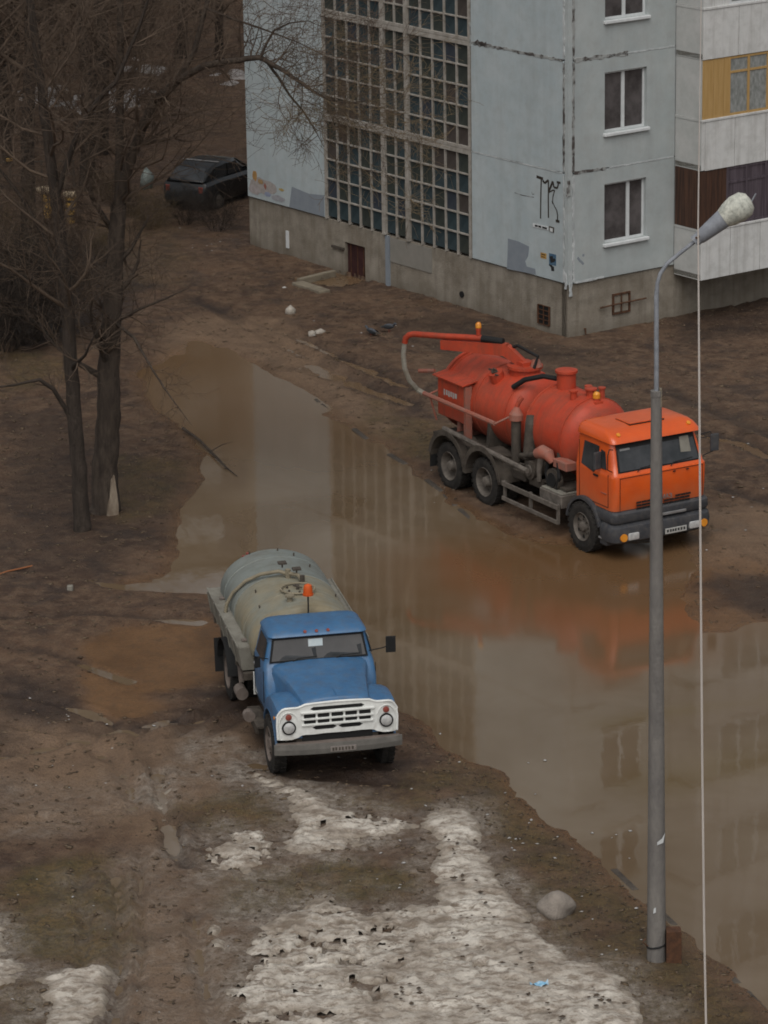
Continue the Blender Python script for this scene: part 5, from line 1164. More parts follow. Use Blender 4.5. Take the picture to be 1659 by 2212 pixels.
e1, e2 = lpt(1611, 458), lpt(1633, 418); MB().tube([e1, e2], .012, 6).build('end_rod', M['galv'], hd)
MB().tube([lpt(1500, 522), lpt(1510, 514)], .085, 12).build('clamp', M['galv'], hd)
for k in range(2): q = lpt(1504+5*k, 513-3*k, -.08); MB().tube([q, q+Vector((0, -.03, 0))], .015, 6).build('clamp_bolt', M['rust'], hd)
MB().tube([(.143*math.cos(t), .143*math.sin(t), .30+.03*math.cos(t)) for t in np.linspace(0, 2*math.pi, 17)], .014, 6, False).build('wire_strap', M['rubber'], post)
MB().tube([(-.13, -.06, .30), (-.21, -.10, .38), (-.17, -.06, .42)], .010, 5).build('strap_end', M['rust'], post)
MB().b2(.135, .36, -.16, .05, -.05, .56, .006, 1).build('rusty_channel', M['rust'], post, label='rusty steel channel strapped to the foot of the post')
MB().slab([(.0, -.140, 1.93), (.09, -.118, 1.96), (.12, -.086, 2.10), (.07, -.130, 2.03), (.0, -.145, 1.98)], (0, -.004, 0)).build('torn_paper', M['pvc'], post)
MB().slab([(-.06, -.136, .85), (-.02, -.142, .87), (-.02, -.142, .95), (-.05, -.138, .93)], (0, -.004, 0)).build('torn_paper', M['pvc'], post)

# thin cable hanging between the windows of the photographer's building and the yard
cp = [PY(u, v, y) for u, v, y in ((1517, -160, 7.2), (1513, 120, 7.15), (1508, 480, 7.1), (1511, 900, 7.0), (1514, 1300, 6.95), (1517, 1650, 6.9), (1521, 2000, 6.85), (1526, 2260, 6.8), (1536, 2700, 6.7))]
tag(MB().tube(cp, [.0011, .0012, .0017]+[.0025]*6, 6).build('hanging_cable', M['cable'], None, smooth=True), 'thin white cable hanging straight down in front of the lamp post and balconies', 'cable')

# boulder and lumps
def lump(name, p, s, m, label, cat, seed=1, sub=3, rot=0., flat=0., group=None):
    bm = bmesh.new(); bmesh.ops.create_icosphere(bm, subdivisions=sub, radius=1.0); r_ = random.Random(seed); ph = [r_.uniform(0, 9) for _ in range(6)]
    for v in bm.verts:
        n = v.co.normalized(); k = 1+.13*math.sin(n.x*3+ph[0])+.10*math.sin(n.y*4+ph[1])+.09*math.sin(n.z*4+n.x*3+ph[2])+.04*math.sin(n.x*11+ph[3])*math.sin(n.y*9+ph[4])
        v.co = Vector((n.x*s[0]*k, n.y*s[1]*k, max(n.z*s[2]*k, -s[2]*.5)))
    me = bpy.data.meshes.new(name); bm.to_mesh(me); bm.free(); me.materials.append(m); me.polygons.foreach_set('use_smooth', [True]*len(me.polygons))
    o = link_mesh(name, me, None, p); o.rotation_euler.z = rot; return tag(o, label, cat, group)
p = G(1203, 1968, .12); lump('boulder', (p.x, p.y, .16), (.30, .22, .22), M['stone'], 'rounded beige boulder on the dry grass between the snow and the puddle', 'stone', 4)
p = G(628, 676, .1); o = lump('concrete_chunk', (p.x, p.y, .13), (.17, .16, .17), M['rubble'], 'squarish pale concrete chunk on the earth below the red hatch', 'stone', 8, 1)
p = G(675, 728, .05); lump('broken_block', (p.x, p.y, .10), (.11, .10, .16), M['rubble'], 'upright piece of broken white block on the path edge, left of the lying piece', 'stone', 12, 1, .4)
p = G(693, 722, .05); lump('broken_block', (p.x, p.y, .09), (.20, .10, .11), M['rubble'], 'lying piece of broken white block on the path edge, the rounder right-hand piece', 'stone', 15, 1, .5)
p = G(615, 624, .05); lump('pale_pebble', (p.x, p.y, .06), (.09, .06, .06), M['litter'], 'small white lump on the earth farthest up beside the concrete kerb', 'stone', 15, 1, .5)
# wrapper on the snow
p = G(1165, 2130, .12); w = MB(); bm = w.bm
g = [[bm.verts.new(((i/6-.5)*.27, (j/3-.5)*.10, .03*math.sin(i*1.7+j)+.02*math.cos(j*2.3+i*.8))) for j in range(4)] for i in range(7)]
for i in range(6):
    for j in range(3): bm.faces.new((g[i][j], g[i+1][j], g[i+1][j+1], g[i][j+1]))
w = w.build('foil_wrapper', M['wrapper'], None, smooth=True); w.location = (p.x, p.y, .16); w.rotation_euler = (R(8), R(-4), .1); tag(w, 'crumpled blue and white wrapper lying on the snow', 'wrapper')
# stump post, orange stick, fallen branch
p = G(152, 1282); o = MB().b2(-.06, .06, -.05, .05, -.1, .17, .015, 1).build('short_post', M['concrete'], None); o.location = p; tag(o, 'short pale concrete stub standing in the mud left of the puddle tongue', 'post')
a_, b_ = G(-40, 1254, .06), G(72, 1222, .06); tag(MB().tube([a_, (a_+b_)/2+Vector((0, .02, .03)), b_], .018, 6).build('orange_stick', M['orange_stick'], None), 'long thin orange stick lying on the mud at the left edge', 'stick')
fb_ = MB(); pts = [G(u, v, z) for u, v, z in ((395, 925, .12), (430, 950, .10), (455, 975, .05), (480, 1000, .06), (492, 1012, .03), (512, 1028, .02))]
fb_.tube(pts, [.035, .032, .028, .022, .016, .006], 7); fb_.tube([pts[2], pts[2]+Vector((.25, .1, .12)), pts[2]+Vector((.5, .25, .15))], [.014, .01, .003], 5); fb_.tube([pts[4], pts[4]+Vector((-.1, -.3, .08))], [.012, .003], 5)
tag(fb_.build('fallen_branch', M['bark'], None), 'dark fallen branch reaching over the left shore into the puddle', 'branch')

# pigeons
def pigeon(p, rz, label):
    r_ = empty('pigeon', p, rz, label, 'pigeon', 'pigeons walking on the earth bank')
    mb = MB(); prof = [(-.15, .02), (-.12, .045), (-.06, .065), (0, .075), (.06, .068), (.11, .045), (.14, .035)]
    mb.loft([[Vector((x, r*math.cos(t)*.85, .13+.12*(x+.05)+r*math.sin(t))) for t in np.linspace(0, 2*math.pi, 13)[:-1]] for x, r in prof])
    mb.loft([[Vector((.12+.05*k, (.038-.006*k)*math.cos(t), .17+.045*k+(.038-.006*k)*math.sin(t))) for t in np.linspace(0, 2*math.pi, 11)[:-1]] for k in (0, .5, 1)])
    mb.build('body', M['pigeon'], r_, smooth=True)
    MB().tube([(.15, 0, .205), (.18, 0, .225), (.205, 0, .222), (.225, 0, .212)], [.025, .033, .025, .005], 10).build('head', M['pigeon'], r_, smooth=True)
    MB().slab([(-.12, -.03, .12), (-.12, .03, .12), (-.26, .045, .10), (-.26, -.045, .10)], (0, 0, .012)).build('tail', M['k_frame'], r_)
    MB().tube([(.222, 0, .214), (.245, 0, .205)], [.007, .002], 6).build('beak', M['rubber'], r_)
    for s in (-1, 1):
        MB().loft([[Vector((x, s*(.066+.004), .15+.1*x)), Vector((x, s*.075, .13+.1*x+h)), Vector((x, s*.058, .17+.1*x+h))] for x, h in ((-.17, -.01), (-.05, .01), (.06, .01), (.10, -.0))]).build('wing', M['car'], r_)
        MB().tube([(.01, s*.03, .07), (.015, s*.032, .0), (.05, s*.035, -.005)], .006, 5).build('leg', M['redlens'], r_)
p = G(803, 728, .06); pigeon((p.x, p.y, .08), 2.4, 'grey pigeon nearer the puddle of the two, on the bank left of the boom')
p = G(840, 718, .06); pigeon((p.x, p.y, .08), -.5, 'dark pigeon farther right of the two, closest to the end of the boom')

# playground posts
def lathe_post(name, p, prof, label, cat, mats):
    r_ = empty(name, p, 0, label, cat)
    for i, (pr__, m, nm) in enumerate(prof): MB().loft([[Vector((r*math.cos(t), r*math.sin(t), z)) for t in np.linspace(0, 2*math.pi, 17)[:-1]] for z, r in pr__]).build(nm, M[m], r_, smooth=True)
    return r_
p = G(103, 476); lathe_post('play_post', p, [([(-.1, .07), (.1, .09), (.35, .15), (.7, .16), (.82, .17)], 'yellow', 'post'), ([(.80, .17), (.84, .24), (.90, .29), (.96, .29), (.955, .25), (.93, .10)], 'cream', 'bowl')],
                               'yellow play post topped by a wide pale dish, among the dark shrubs', 'play post', None)
p = G(154, 488); r2 = lathe_post('play_post', p, [([(-.1, .07), (.1, .10), (.3, .15), (.5, .16), (.9, .165)], 'yellow', 'post'), ([(.86, .168), (.90, .20), (.98, .20), (1.0, .12)], 'cream', 'cap')],
                                'yellow play post with dark bands and no dish, right of the dished one', 'play post', None)
for z in (.30, .52, .72): MB().tube([(0, 0, z), (0, 0, z+.05)], .172, 16).build('dark_band', M['car'], r2)
# fence by the playground
fe = empty('low_rail_fence', G(20, 415), 0, 'low dark rail fence with a yellow knob behind the play posts', 'fence')
for i in range(4): MB().b2(-.9+i*.95-.03, -.9+i*.95+.03, -.03, .03, 0, .95).build('fence_post', M['k_frame'], fe)
for z in (.5, .9): MB().tube([(-.95, 0, z), (2.0, .02, z+.02)], .022, 6).build('rail', M['k_frame'], fe)
MB().tube([(.05, 0, .95), (.05, 0, 1.02)], .11, 10).build('knob', M['yellow'], fe)

# parked car behind the block corner
def parked_car(p, rz, label):
    c = empty('parked_car', p, rz, label, 'car'); c.scale = (.92, .92, .92)
    def sec(x, hw, z0, z1, r=.1): return [Vector((x, y, z)) for y, z in ((-hw+.06, z0), (-hw, z0+.15), (-hw, z1-r), (-hw+.08, z1), (hw-.08, z1), (hw, z1-r), (hw, z0+.15), (hw-.06, z0))]
    mb = MB(); mb.loft([sec(-2.0, .72, .35, .82), sec(-1.9, .80, .25, .95), sec(-1.2, .83, .22, .98), (sec(.6, .83, .22, .93)), sec(1.5, .81, .25, .85), sec(1.95, .74, .32, .70)]); bd_ = mb.build('body', M['car'], c, smooth=True)
    mb = MB(); mb.loft([sec(-1.92, .66, .85, .96, .05), sec(-1.65, .66, .85, 1.22), sec(-1.2, .65, .85, 1.42), sec(-.5, .65, .85, 1.46), sec(.15, .64, .85, 1.40), sec(.55, .66, .85, 1.16), sec(.98, .70, .85, .93, .05)]); gh_ = mb.build('roof', M['car'], c, smooth=True)
    MB().slab([(.30, -.55, 1.36), (.30, .55, 1.36), (.93, .62, 1.02), (.93, -.62, 1.02)], (.012, 0, .02)).build('windscreen', mat('car_screen', (.08, .09, .09), (.13, .14, .135), .25, 4), gh_)
    MB().slab([(-1.50, -.55, 1.34), (-1.50, .55, 1.34), (-1.85, .58, 1.02), (-1.85, -.58, 1.02)], (-.012, 0, .01)).build('rear_window', M['vglass'], gh_)
    for s in (-1, 1):
        for x0, x1, x2, x3 in ((-1.3, -.45, -.5, -1.15), (-.38, .48, .12, -.40)): MB().slab([(x0, s*.665, .98), (x1, s*.665, .98), (x2, s*.655, 1.34), (x3, s*.655, 1.34)], (0, s*.008, 0)).build('side_window', M['vglass'], gh_)
        for x in (-1.25, 1.25):
            w_ = MB().tube([(x, s*.62, .31), (x, s*.83, .31)], .31, 20).build('wheel', M['tyre'], c); MB().tube([(x, s*.82, .31), (x, s*.84, .31)], .19, 14).build('rim', M['rim'], w_)
        MB().b2(1.86, 1.97, s*.45-.12, s*.45+.12, .58, .72, .02, 1).build('headlamp', M['lens'], c); MB().b2(-2.0, -1.94, s*.6-.08, s*.6+.08, .65, .85, .01, 1).build('tail_lamp', M['redlens'], c)
    MB().tube([(-.9, -.66, 1.47), (-.9, .66, 1.47)], .02, 6).build('roof_bar', M['steel'], gh_)
p = G(452, 463); parked_car((p.x+.15, p.y+1.7, .05), R(62), 'dark parked hatchback half hidden by branches at the far corner of the building')

p = G(316, 412); lump('tarpaulin_heap', (p.x, p.y, .25), (.24, .3, .42), mat('pale_tarpaulin', (.21, .24, .22), (.13, .15, .14), .6, 4), 'pale grey-green crumpled sheet standing in the twigs left of the parked car', 'tarpaulin', 31, 1)
# ------------------------------------------------------------------ kerb along the flooded lane
def kerb(name, px, label, h):
    P_ = gp(px); r_ = empty(name, P_[0], 0, label, 'kerb'); me = MB().box((0, 0, 0), (.92, .14, .22), None, .02, 1).mesh('kerb_stone', M['k_frame']); kr = random.Random(2)
    for a, b in zip(P_[:-1], P_[1:]):
        d = b-a; n = int(d.length/.97)
        for i in range(n):
            c = a+d*((i+.5)/n)-P_[0]; o = link_mesh('kerb_stone', me, r_, (c.x+kr.uniform(-.03, .03), c.y+kr.uniform(-.03, .03), h+kr.uniform(-.04, .02))); o.rotation_euler = (kr.uniform(-.06, .06), kr.uniform(-.03, .03), math.atan2(d.y, d.x)+kr.uniform(-.03, .03))
kerb('far_kerb', [(560, 762), (640, 828), (720, 893), (800, 955), (880, 1006), (955, 1064), (1025, 1130)], 'sunken concrete kerb on the far side of the puddle, running to the orange truck', -.103)
kerb('near_kerb', [(1230, 1800), (1302, 1858), (1395, 1942), (1470, 2008), (1540, 2072), (1600, 2128), (1680, 2205)], 'sunken crumbling concrete kerb on the near shore beside the lamp post', -.10)

# ------------------------------------------------------------------ trees
def seg_tubes(segs, sides_for):
    V_, Q_ = [], []; n = 0
    for pts, rs in segs:
        k = sides_for(rs[0]); P_ = np.array(pts); T = np.gradient(P_, axis=0); T /= (np.linalg.norm(T, axis=1)[:, None]+1e-9)
        e = np.eye(3)[int(np.argmin(np.abs(T).max(0)))]; A = np.cross(T, e); A /= (np.linalg.norm(A, axis=1)[:, None]+1e-9); B = np.cross(A, T)
        th = np.arange(k)*2*np.pi/k
        ring = P_[:, None, :] + (A[:, None, :]*np.cos(th)[None, :, None] + B[:, None, :]*np.sin(th)[None, :, None])*np.array(rs)[:, None, None]
        V_.append(ring.reshape(-1, 3)); m = len(P_)
        i = np.arange(m-1)[:, None]*k; j = np.arange(k)[None, :]; j2 = (j+1) % k
        Q_.append(np.stack([n+i+j, n+i+j2, n+i+k+j2, n+i+k+j], -1).reshape(-1, 4)); n += m*k
    return np.concatenate(V_), np.concatenate(Q_)
class Tree:
    def __init__(s, seed): s.r = random.Random(seed); s.limbs = []; s.twigs = []
    def vec(s): return Vector((s.r.gauss(0, 1), s.r.gauss(0, 1), s.r.gauss(0, 1)))
    def branch(s, p, d, L, r, lev, maxlev, store, kids, droop=.0, wob=.16):
        n = 6 if lev < 2 else 4; pts = [p.copy()]; rs = [r]; d = d.normalized(); q = p.copy()
        for i in range(n):
            d = (d + s.vec()*wob + Vector((0, 0, .05-droop*(i/n)))).normalized(); q = q+d*(L/n); pts.append(q.copy()); rs.append(max(.0035, r*(1-.85*(i+1)/n)))
        store.append((pts, rs))
        if lev < maxlev:
            for k in range(kids[lev]):
                t = s.r.uniform(.22, 1.); i = min(n-1, int(t*n)); f = t*n-i; b = pts[i].lerp(pts[i+1], f)
                ax = (pts[i+1]-pts[i]).normalized(); side = s.vec(); side = (side-ax*side.dot(ax)).normalized(); dd = ax*s.r.uniform(.5, 1.)+side*s.r.uniform(.6, 1.1)
                s.branch(b, dd, L*s.r.uniform(.38, .62), max(.0045, rs[i]*.55), lev+1, maxlev, s.twigs, kids, droop, wob*1.15)
    def make(s, name, base, label, cat='tree', group=None, bark='bark', twig='twig', empties=True):
        r_ = empty(name, base, 0, label, cat, group)
        V_, Q_ = seg_tubes(s.limbs, lambda r: 10 if r > .08 else 6); o = np_mesh('trunk', V_, Q_, M[bark], r_)
        if s.twigs: V_, Q_ = seg_tubes(s.twigs, lambda r: 5 if r > .03 else 3); o2 = np_mesh('crown', V_, Q_, M[twig], r_, smooth=False)
        return r_
def guided(t, base, px, rads, y, dys=None):
    pts = [PY(u, v, y+(dys[i] if dys else 0))-base for i, (u, v) in enumerate(px)]
    # refine with small irregularities
    out, rr = [pts[0]], [rads[0]]
    for i in range(len(pts)-1):
        for k in (1, 2, 3):
            f = k/3; q = pts[i].lerp(pts[i+1], f); 
            if k < 3: q = q+t.vec()*rads[i]*.07
            out.append(q); rr.append(rads[i]*(1-f)+rads[i+1]*f)
    t.limbs.append((out, rr)); return out, rr
def sprout(t, out, rr, n, Lr, lo=0., maxlev=3, kids=(0, 7, 6, 5), droop=.0, rad=None, upb=.3):
    for k in range(n):
        i = t.r.randrange(int(len(out)*lo), len(out)-1); ax = (out[i+1]-out[i]).normalized(); side = t.vec(); side = (side-ax*side.dot(ax)).normalized()
        t.branch(out[i], ax*.5+side+Vector((0, 0, upb)), t.r.uniform(*Lr), rad or max(.008, rr[i]*.35), 1, maxlev, t.limbs if (rad or rr[i]*.35) > .05 else t.twigs, kids, droop)
# left trunk
B1 = G(178, 1152); t = Tree(21); y1 = B1.y
flare = [(178, 1166), (178, 1150), (176, 1110), (172, 1040), (166, 960), (158, 860), (152, 780), (148, 700), (140, 600), (128, 480), (108, 340), (92, 200), (70, 40), (40, -150), (20, -330)]
o_, r_ = guided(t, B1, flare, [.24, .20, .175, .165, .16, .15, .145, .14, .13, .12, .105, .09, .075, .05, .02], y1)
sprout(t, o_, r_, 22, (1.6, 3.4), .38); sprout(t, o_, r_, 34, (1.0, 2.4), .42, 3, (0, 7, 6, 5), rad=.011)
o_, r_ = guided(t, B1, [(160, 925), (140, 880), (115, 840), (85, 820), (60, 825), (30, 832), (-20, 838)], [.055, .05, .045, .038, .03, .024, .014], y1, [0, -.1, -.2, -.3, -.4, -.5, -.6]); sprout(t, o_, r_, 10, (.5, 1.3), .2, 2)
o_, r_ = guided(t, B1, [(140, 600), (100, 520), (50, 430), (-30, 330)], [.06, .05, .04, .02], y1, [0, .3, .6, 1]); sprout(t, o_, r_, 12, (1., 2.5), .1)
o_, r_ = guided(t, B1, [(120, 430), (174, 268), (225, 200), (251, 177), (300, 60), (340, -60)], [.06, .055, .05, .045, .03, .02], y1, [0, -.2, -.3, -.3, -.4, -.5]); sprout(t, o_, r_, 14, (1., 2.6), .1)
t.make('bare_tree', B1, 'dark straight-trunked bare tree, the left one of the pair by the puddle tongue', group=None, bark='bark_d')
# right trunk with the long limb over the facade
B2 = G(228, 1110); t = Tree(34); y2 = B2.y
o_, r_ = guided(t, B2, [(226, 1125), (228, 1105), (226, 1050), (230, 980), (236, 900), (234, 820), (238, 740), (244, 640), (250, 540), (256, 440)], [.38, .32, .28, .265, .25, .235, .215, .195, .175, .155], y2); sprout(t, o_, r_, 9, (.9, 2.2), .5)
o_, r_ = guided(t, B2, [(256, 440), (258, 340), (259, 220), (260, 100), (260, -60), (262, -240)], [.10, .09, .085, .075, .06, .03], y2, [0, .1, .2, .2, .2, .2]); sprout(t, o_, r_, 26, (1.4, 3.2)); sprout(t, o_, r_, 30, (1.0, 2.4), .0, 3, (0, 7, 6, 5), rad=.011)
o_, r_ = guided(t, B2, [(256, 440), (272, 380), (286, 335), (305, 280), (335, 218), (380, 180), (420, 110), (449, 0), (470, -130)], [.12, .11, .105, .10, .095, .075, .055, .045, .02], y2, [0, -.1, -.2, -.3, -.4, -.5, -.5, -.5, -.5]); sprout(t, o_, r_, 20, (1.2, 2.8), .1)
o_, r_ = guided(t, B2, [(345, 206), (390, 170), (440, 143), (490, 133), (530, 127), (562, 124), (605, 148), (640, 172), (675, 196), (705, 214), (745, 222), (790, 218)], [.08, .075, .07, .065, .06, .055, .045, .038, .030, .022, .014, .006], y2, [-.4, -.6, -.8, -1, -1.1, -1.2, -1.3, -1.4, -1.5, -1.5, -1.6, -1.6]); sprout(t, o_, r_, 44, (.6, 1.9), .2, 3, (0, 5, 4, 3), .12)
o_, r_ = guided(t, B2, [(575, 132), (600, 165), (625, 205), (655, 240), (680, 280), (700, 318)], [.032, .028, .024, .018, .012, .005], y2-1.2); sprout(t, o_, r_, 14, (.4, 1.2), .1, 2, (0, 4, 3), .2)
o_, r_ = guided(t, B2, [(562, 124), (575, 95), (592, 66), (625, 50), (665, 45), (700, 60)], [.03, .026, .022, .016, .010, .004], y2-1.2); sprout(t, o_, r_, 12, (.4, 1.1), .1, 2, (0, 4, 3))
o_, r_ = guided(t, B2, [(449, 20), (500, 40), (560, 60), (640, 90), (720, 130)], [.03, .024, .018, .012, .005], y2-.6); sprout(t, o_, r_, 14, (.5, 1.6), .1, 3, (0, 4, 4, 3), .2)
o_, r_ = guided(t, B2, [(240, 700), (262, 688), (300, 668), (350, 648), (408, 622)], [.05, .04, .03, .02, .008], y2, [0, -.1, -.2, -.3, -.4]); sprout(t, o_, r_, 14, (.5, 1.4), .1, 2, (0, 5, 4), .1)
o_, r_ = guided(t, B2, [(240, 690), (290, 730), (330, 800), (370, 860), (415, 920)], [.035, .03, .022, .014, .006], y2, [0, -.8, -1.5, -2.0, -2.4]); sprout(t, o_, r_, 22, (.4, 1.2), .1, 2, (0, 6, 4), .15)
o_, r_ = guided(t, B2, [(256, 520), (200, 430), (180, 330), (150, 230)], [.06, .05, .04, .02], y2, [0, .4, .8, 1]); sprout(t, o_, r_, 14, (1., 2.4), .1)
# a veil of fine twigs over the facade
for k in range(46):
    u, v = t.r.uniform(500, 760), t.r.uniform(-30, 330); q = PY(u, v, y2-1.4+t.r.uniform(-.8, .8))-B2
    if v > 60+ (u-520)*1.3: continue
    t.branch(q, Vector((1, t.r.uniform(-.4, .4), t.r.uniform(-.9, .5))), t.r.uniform(.8, 1.6), .009, 1, 3, t.twigs, (0, 5, 4, 3), .1)
veil = Tree(55)
for k in range(64):
    u = veil.r.uniform(540, 860); c_ = 150+(u-560)*.55; v = c_+veil.r.gauss(0, 75); q = PY(u, v, y2-1.3+veil.r.uniform(-1, 1))-B2
    veil.branch(q, Vector((1, veil.r.uniform(-.4, .4), veil.r.uniform(-.9, .25))), veil.r.uniform(.7, 1.6), .006, 1, 3, veil.twigs, (0, 5, 4, 3), .15)
root = t.make('bare_tree', B2, 'thick bare tree, right one of the pair, with a long limb across the stair windows', group=None)
V_, Q_ = seg_tubes(veil.twigs, lambda r: 3); np_mesh('fine_twigs', V_, Q_, M['twig_ochre'], root, smooth=False)
MB().slab([(.06, -.36, .02), (.30, -.30, -.04), (.30, -.27, .30), (.27, -.26, .62), (.24, -.22, .90), (.17, -.27, .80), (.13, -.30, .45), (.09, -.34, .30)], (-.03, .08, 0)).build('torn_bark', M['wood_pale'], root)

# ochre twiggy young tree whose top shows against the stair windows
B5 = G(560, 610); t = Tree(77)
def bushtree(t, h, n, lean=0., kids=(0, 6, 5, 4), L=(.5, .3)):
    pts = [Vector((0, 0, -.1)), Vector((.02, 0, h*.3)), Vector((.05+lean*.3, .03, h*.6)), Vector((.0+lean, .05, h))]; rs = [.06, .045, .03, .012]
    t.limbs.append((pts, rs)); o_ = []
    for i in range(3):
        for k in range(5): o_.append(pts[i].lerp(pts[i+1], k/5))
    for k in range(n):
        i = t.r.randrange(4, len(o_)); a = t.r.uniform(0, 6.28); t.branch(o_[i], Vector((math.cos(a), math.sin(a), t.r.uniform(.3, 1.2))), h*t.r.uniform(L[1], L[0]), .016, 1, 3, t.twigs, kids)

# woods behind: five growth forms, copied
protos = []
for i in range(5):
    t = Tree(100+i); h = 13+2*i; r0 = .16+.03*(i % 3)
    pts = [Vector((0, 0, -.3))]; d = Vector((t.r.uniform(-.12, .12), t.r.uniform(-.1, .1), 1)); rs = [r0*1.3]
    for k in range(9): d = (d+Vector((t.r.gauss(0, .05), t.r.gauss(0, .05), .1))).normalized(); pts.append(pts[-1]+d*h/9); rs.append(r0*(1-.9*(k+1)/9)+.01)
    t.limbs.append((pts, rs))
    for k in range(30):
        f = t.r.uniform(.15, .98); j = min(8, int(f*9)); a = t.r.uniform(0, 6.28); b = pts[j].lerp(pts[j+1], f*9-j)
        t.branch(b, Vector((math.cos(a), math.sin(a), t.r.uniform(.35, 1.1))), h*.36*(1.15-f*.7), max(.02, rs[j]*.42), 1, 3, t.twigs, (0, 6, 5, 4), .02)
    protos.append(t)
tm_ = []
for i, t in enumerate(protos):
    V_, Q_ = seg_tubes(t.limbs, lambda r: 8); V2, Q2 = seg_tubes(t.twigs, lambda r: 4 if r > .04 else 3)
    a = np_mesh('trunk', V_, Q_, M['bark_d']); b = np_mesh('crown', V2, Q2, M['twig_g' if i in (1, 3) else 'twig'], smooth=False); tm_.append((a.data, b.data)); bpy.data.objects.remove(a); bpy.data.objects.remove(b)
wr = random.Random(9)
spots = []
for i in range(400):
    y = wr.uniform(84, 150); x = wr.uniform(-.118*y-3, .118*y*.0-3.0+0)
    if y > 96: x = wr.uniform(-.118*y-2.5, -4.6-(y-97)*.02)
    else: x = wr.uniform(-.118*y-2.5, -9.5)
    if y < 125 and x > -8.5: continue
    if all((x-a)**2+(y-b)**2 > (2.3**2 if y > 100 else 2.8**2) for a, b, *_ in spots) and len(spots) < 46: spots.append((x, y))
desc = ['slender', 'bushy olive-tinged', 'tall', 'wide olive-tinged', 'very tall']
for j, (x, y) in enumerate(spots):
    i = j % 5; u_ = x/y; w1 = 'at the left edge of the view' if u_ < -.095 else 'behind the play posts' if u_ < -.07 else 'beyond the parked car'; w2 = 'front' if y < 100 else 'middle' if y < 124 else 'far'
    r_ = empty('bare_tree', (x, y, 0), wr.uniform(0, 6.28), '%s leafless tree, %s rows of grove, %s' % (desc[i], w2, w1), 'tree', '%s grove trees, %s rows, %s' % (desc[i], w2, w1))
    r_.scale = (1, 1, wr.uniform(.85, 1.1))
    link_mesh('trunk', tm_[i][0], r_); link_mesh('crown', tm_[i][1], r_)
# shrubs at the left edge
sm = []
for i in range(3):
    t = Tree(300+i)
    for k in range(26):
        a = t.r.uniform(0, 6.28); t.branch(Vector((.25*math.cos(a), .25*math.sin(a), -.05)), Vector((math.cos(a)*.5, math.sin(a)*.5, 1.1)), t.r.uniform(1.6, 2.9), .016, 1, 3, t.twigs, (0, 8, 6, 4), .03)
    V_, Q_ = seg_tubes(t.twigs, lambda r: 3); a = np_mesh('crown', V_, Q_, M['twig_g' if i == 1 else 'bark_d'], smooth=False); sm.append(a.data); bpy.data.objects.remove(a)
shr = [(10, 760, 0), (60, 745, 2), (100, 725, 0), (20, 660, 1), (180, 610, 2), (220, 560, 1), (330, 500, 1), (400, 490, 2), (280, 470, 0), (-30, 720, 2), (140, 540, 2), (230, 440, 1), (470, 505, 2)]
for j, (u, v, i) in enumerate(shr):
    p = G(u, v); o = link_mesh('bare_shrub', sm[i], None, (p.x, p.y, 0)); o.rotation_euler.z = wr.uniform(0, 6.28); s_ = wr.uniform(.7, 1.1)*(1 if v > 650 else .42); o.scale = (s_, s_, s_)
    if u > 300: o.scale = (.45, .45, .4)
    wh = 'beside the parked car' if u > 250 else 'below the play posts' if v > 650 else 'around the play posts'
    tag(o, 'tangled %s leafless shrub %s' % ('olive' if i == 1 else 'dark', wh), 'shrub', '%s shrubs %s' % ('olive' if i == 1 else 'dark', wh))
# ochre saplings by the facade
for (u, v, h, sd, lab) in ((800, 640, 9.5, 77, 'tall slim ochre-twigged sapling whose top spreads before the middle stair windows'),):
    pass

# ------------------------------------------------------------------ ground cover
def scatter(name, n, region, fn, m, label, cat, seed=1, **kw):
    r_ = np.random.RandomState(seed); x = r_.uniform(region[0], region[1], n); y = r_.uniform(region[2], region[3], n); keepm = fn(x, y, r_); x, y = x[keepm], y[keepm]; z = ground_h(x, y)[0]
    return x, y, z, r_
def blobs(name, x, y, z, r_, size, m, label, cat, flat=.5, asp=1.):
    n = len(x); base = np.array([[1, 0, 0], [0, 1, 0], [-1, 0, 0], [0, -1, 0], [0, 0, 1], [0, 0, -.6]], float); F = np.array([[0, 1, 4], [1, 2, 4], [2, 3, 4], [3, 0, 4], [1, 0, 5], [2, 1, 5], [3, 2, 5], [0, 3, 5]])
    s = r_.uniform(size[0], size[1], n); th_ = r_.uniform(0, 6.28, n); jit = 1+.45*r_.uniform(-1, 1, (n, 6, 1)); B = base[None]*jit*s[:, None, None]*np.array([asp, 1, flat]); c, s2 = np.cos(th_), np.sin(th_)
    X_ = B[:, :, 0]*c[:, None]-B[:, :, 1]*s2[:, None]+x[:, None]; Y_ = B[:, :, 0]*s2[:, None]+B[:, :, 1]*c[:, None]+y[:, None]; Z_ = B[:, :, 2]+z[:, None]+.004
    V_ = np.stack([X_, Y_, Z_], -1).reshape(-1, 3); Q_ = (F[None]+np.arange(n)[:, None, None]*6).reshape(-1, 3)
    o = np_mesh(name, V_, Q_, m, smooth=False, kind='stuff', label=label); tag(o, cat=cat); return o
bx = (-8, 6.5, 45.5, 62)
def dry(x, y, r_): h, dw, db, ds = ground_h(x, y); return (dw > .15) & (ds > 0)
x, y, z, r_ = scatter('', 4200, (-9, 12, 45.5, 95), lambda x, y, q: dry(x, y, q) & (fbm(x, y, .5, 3, 200) > .12), None, '', '', 4); blobs('mud_clods', x, y, z, r_, (.008, .038), M['clod'], 'dark clods and crumbs of mud over the yard', 'mud clods', .6)
x, y, z, r_ = scatter('', 14000, (-12, 12, 45.5, 104), dry, None, '', '', 5); blobs('leaf_litter', x, y, z, r_, (.015, .05), M['dead_leaf'], 'dead leaves and stalks trodden into the mud', 'leaf litter', .12, 1.8)
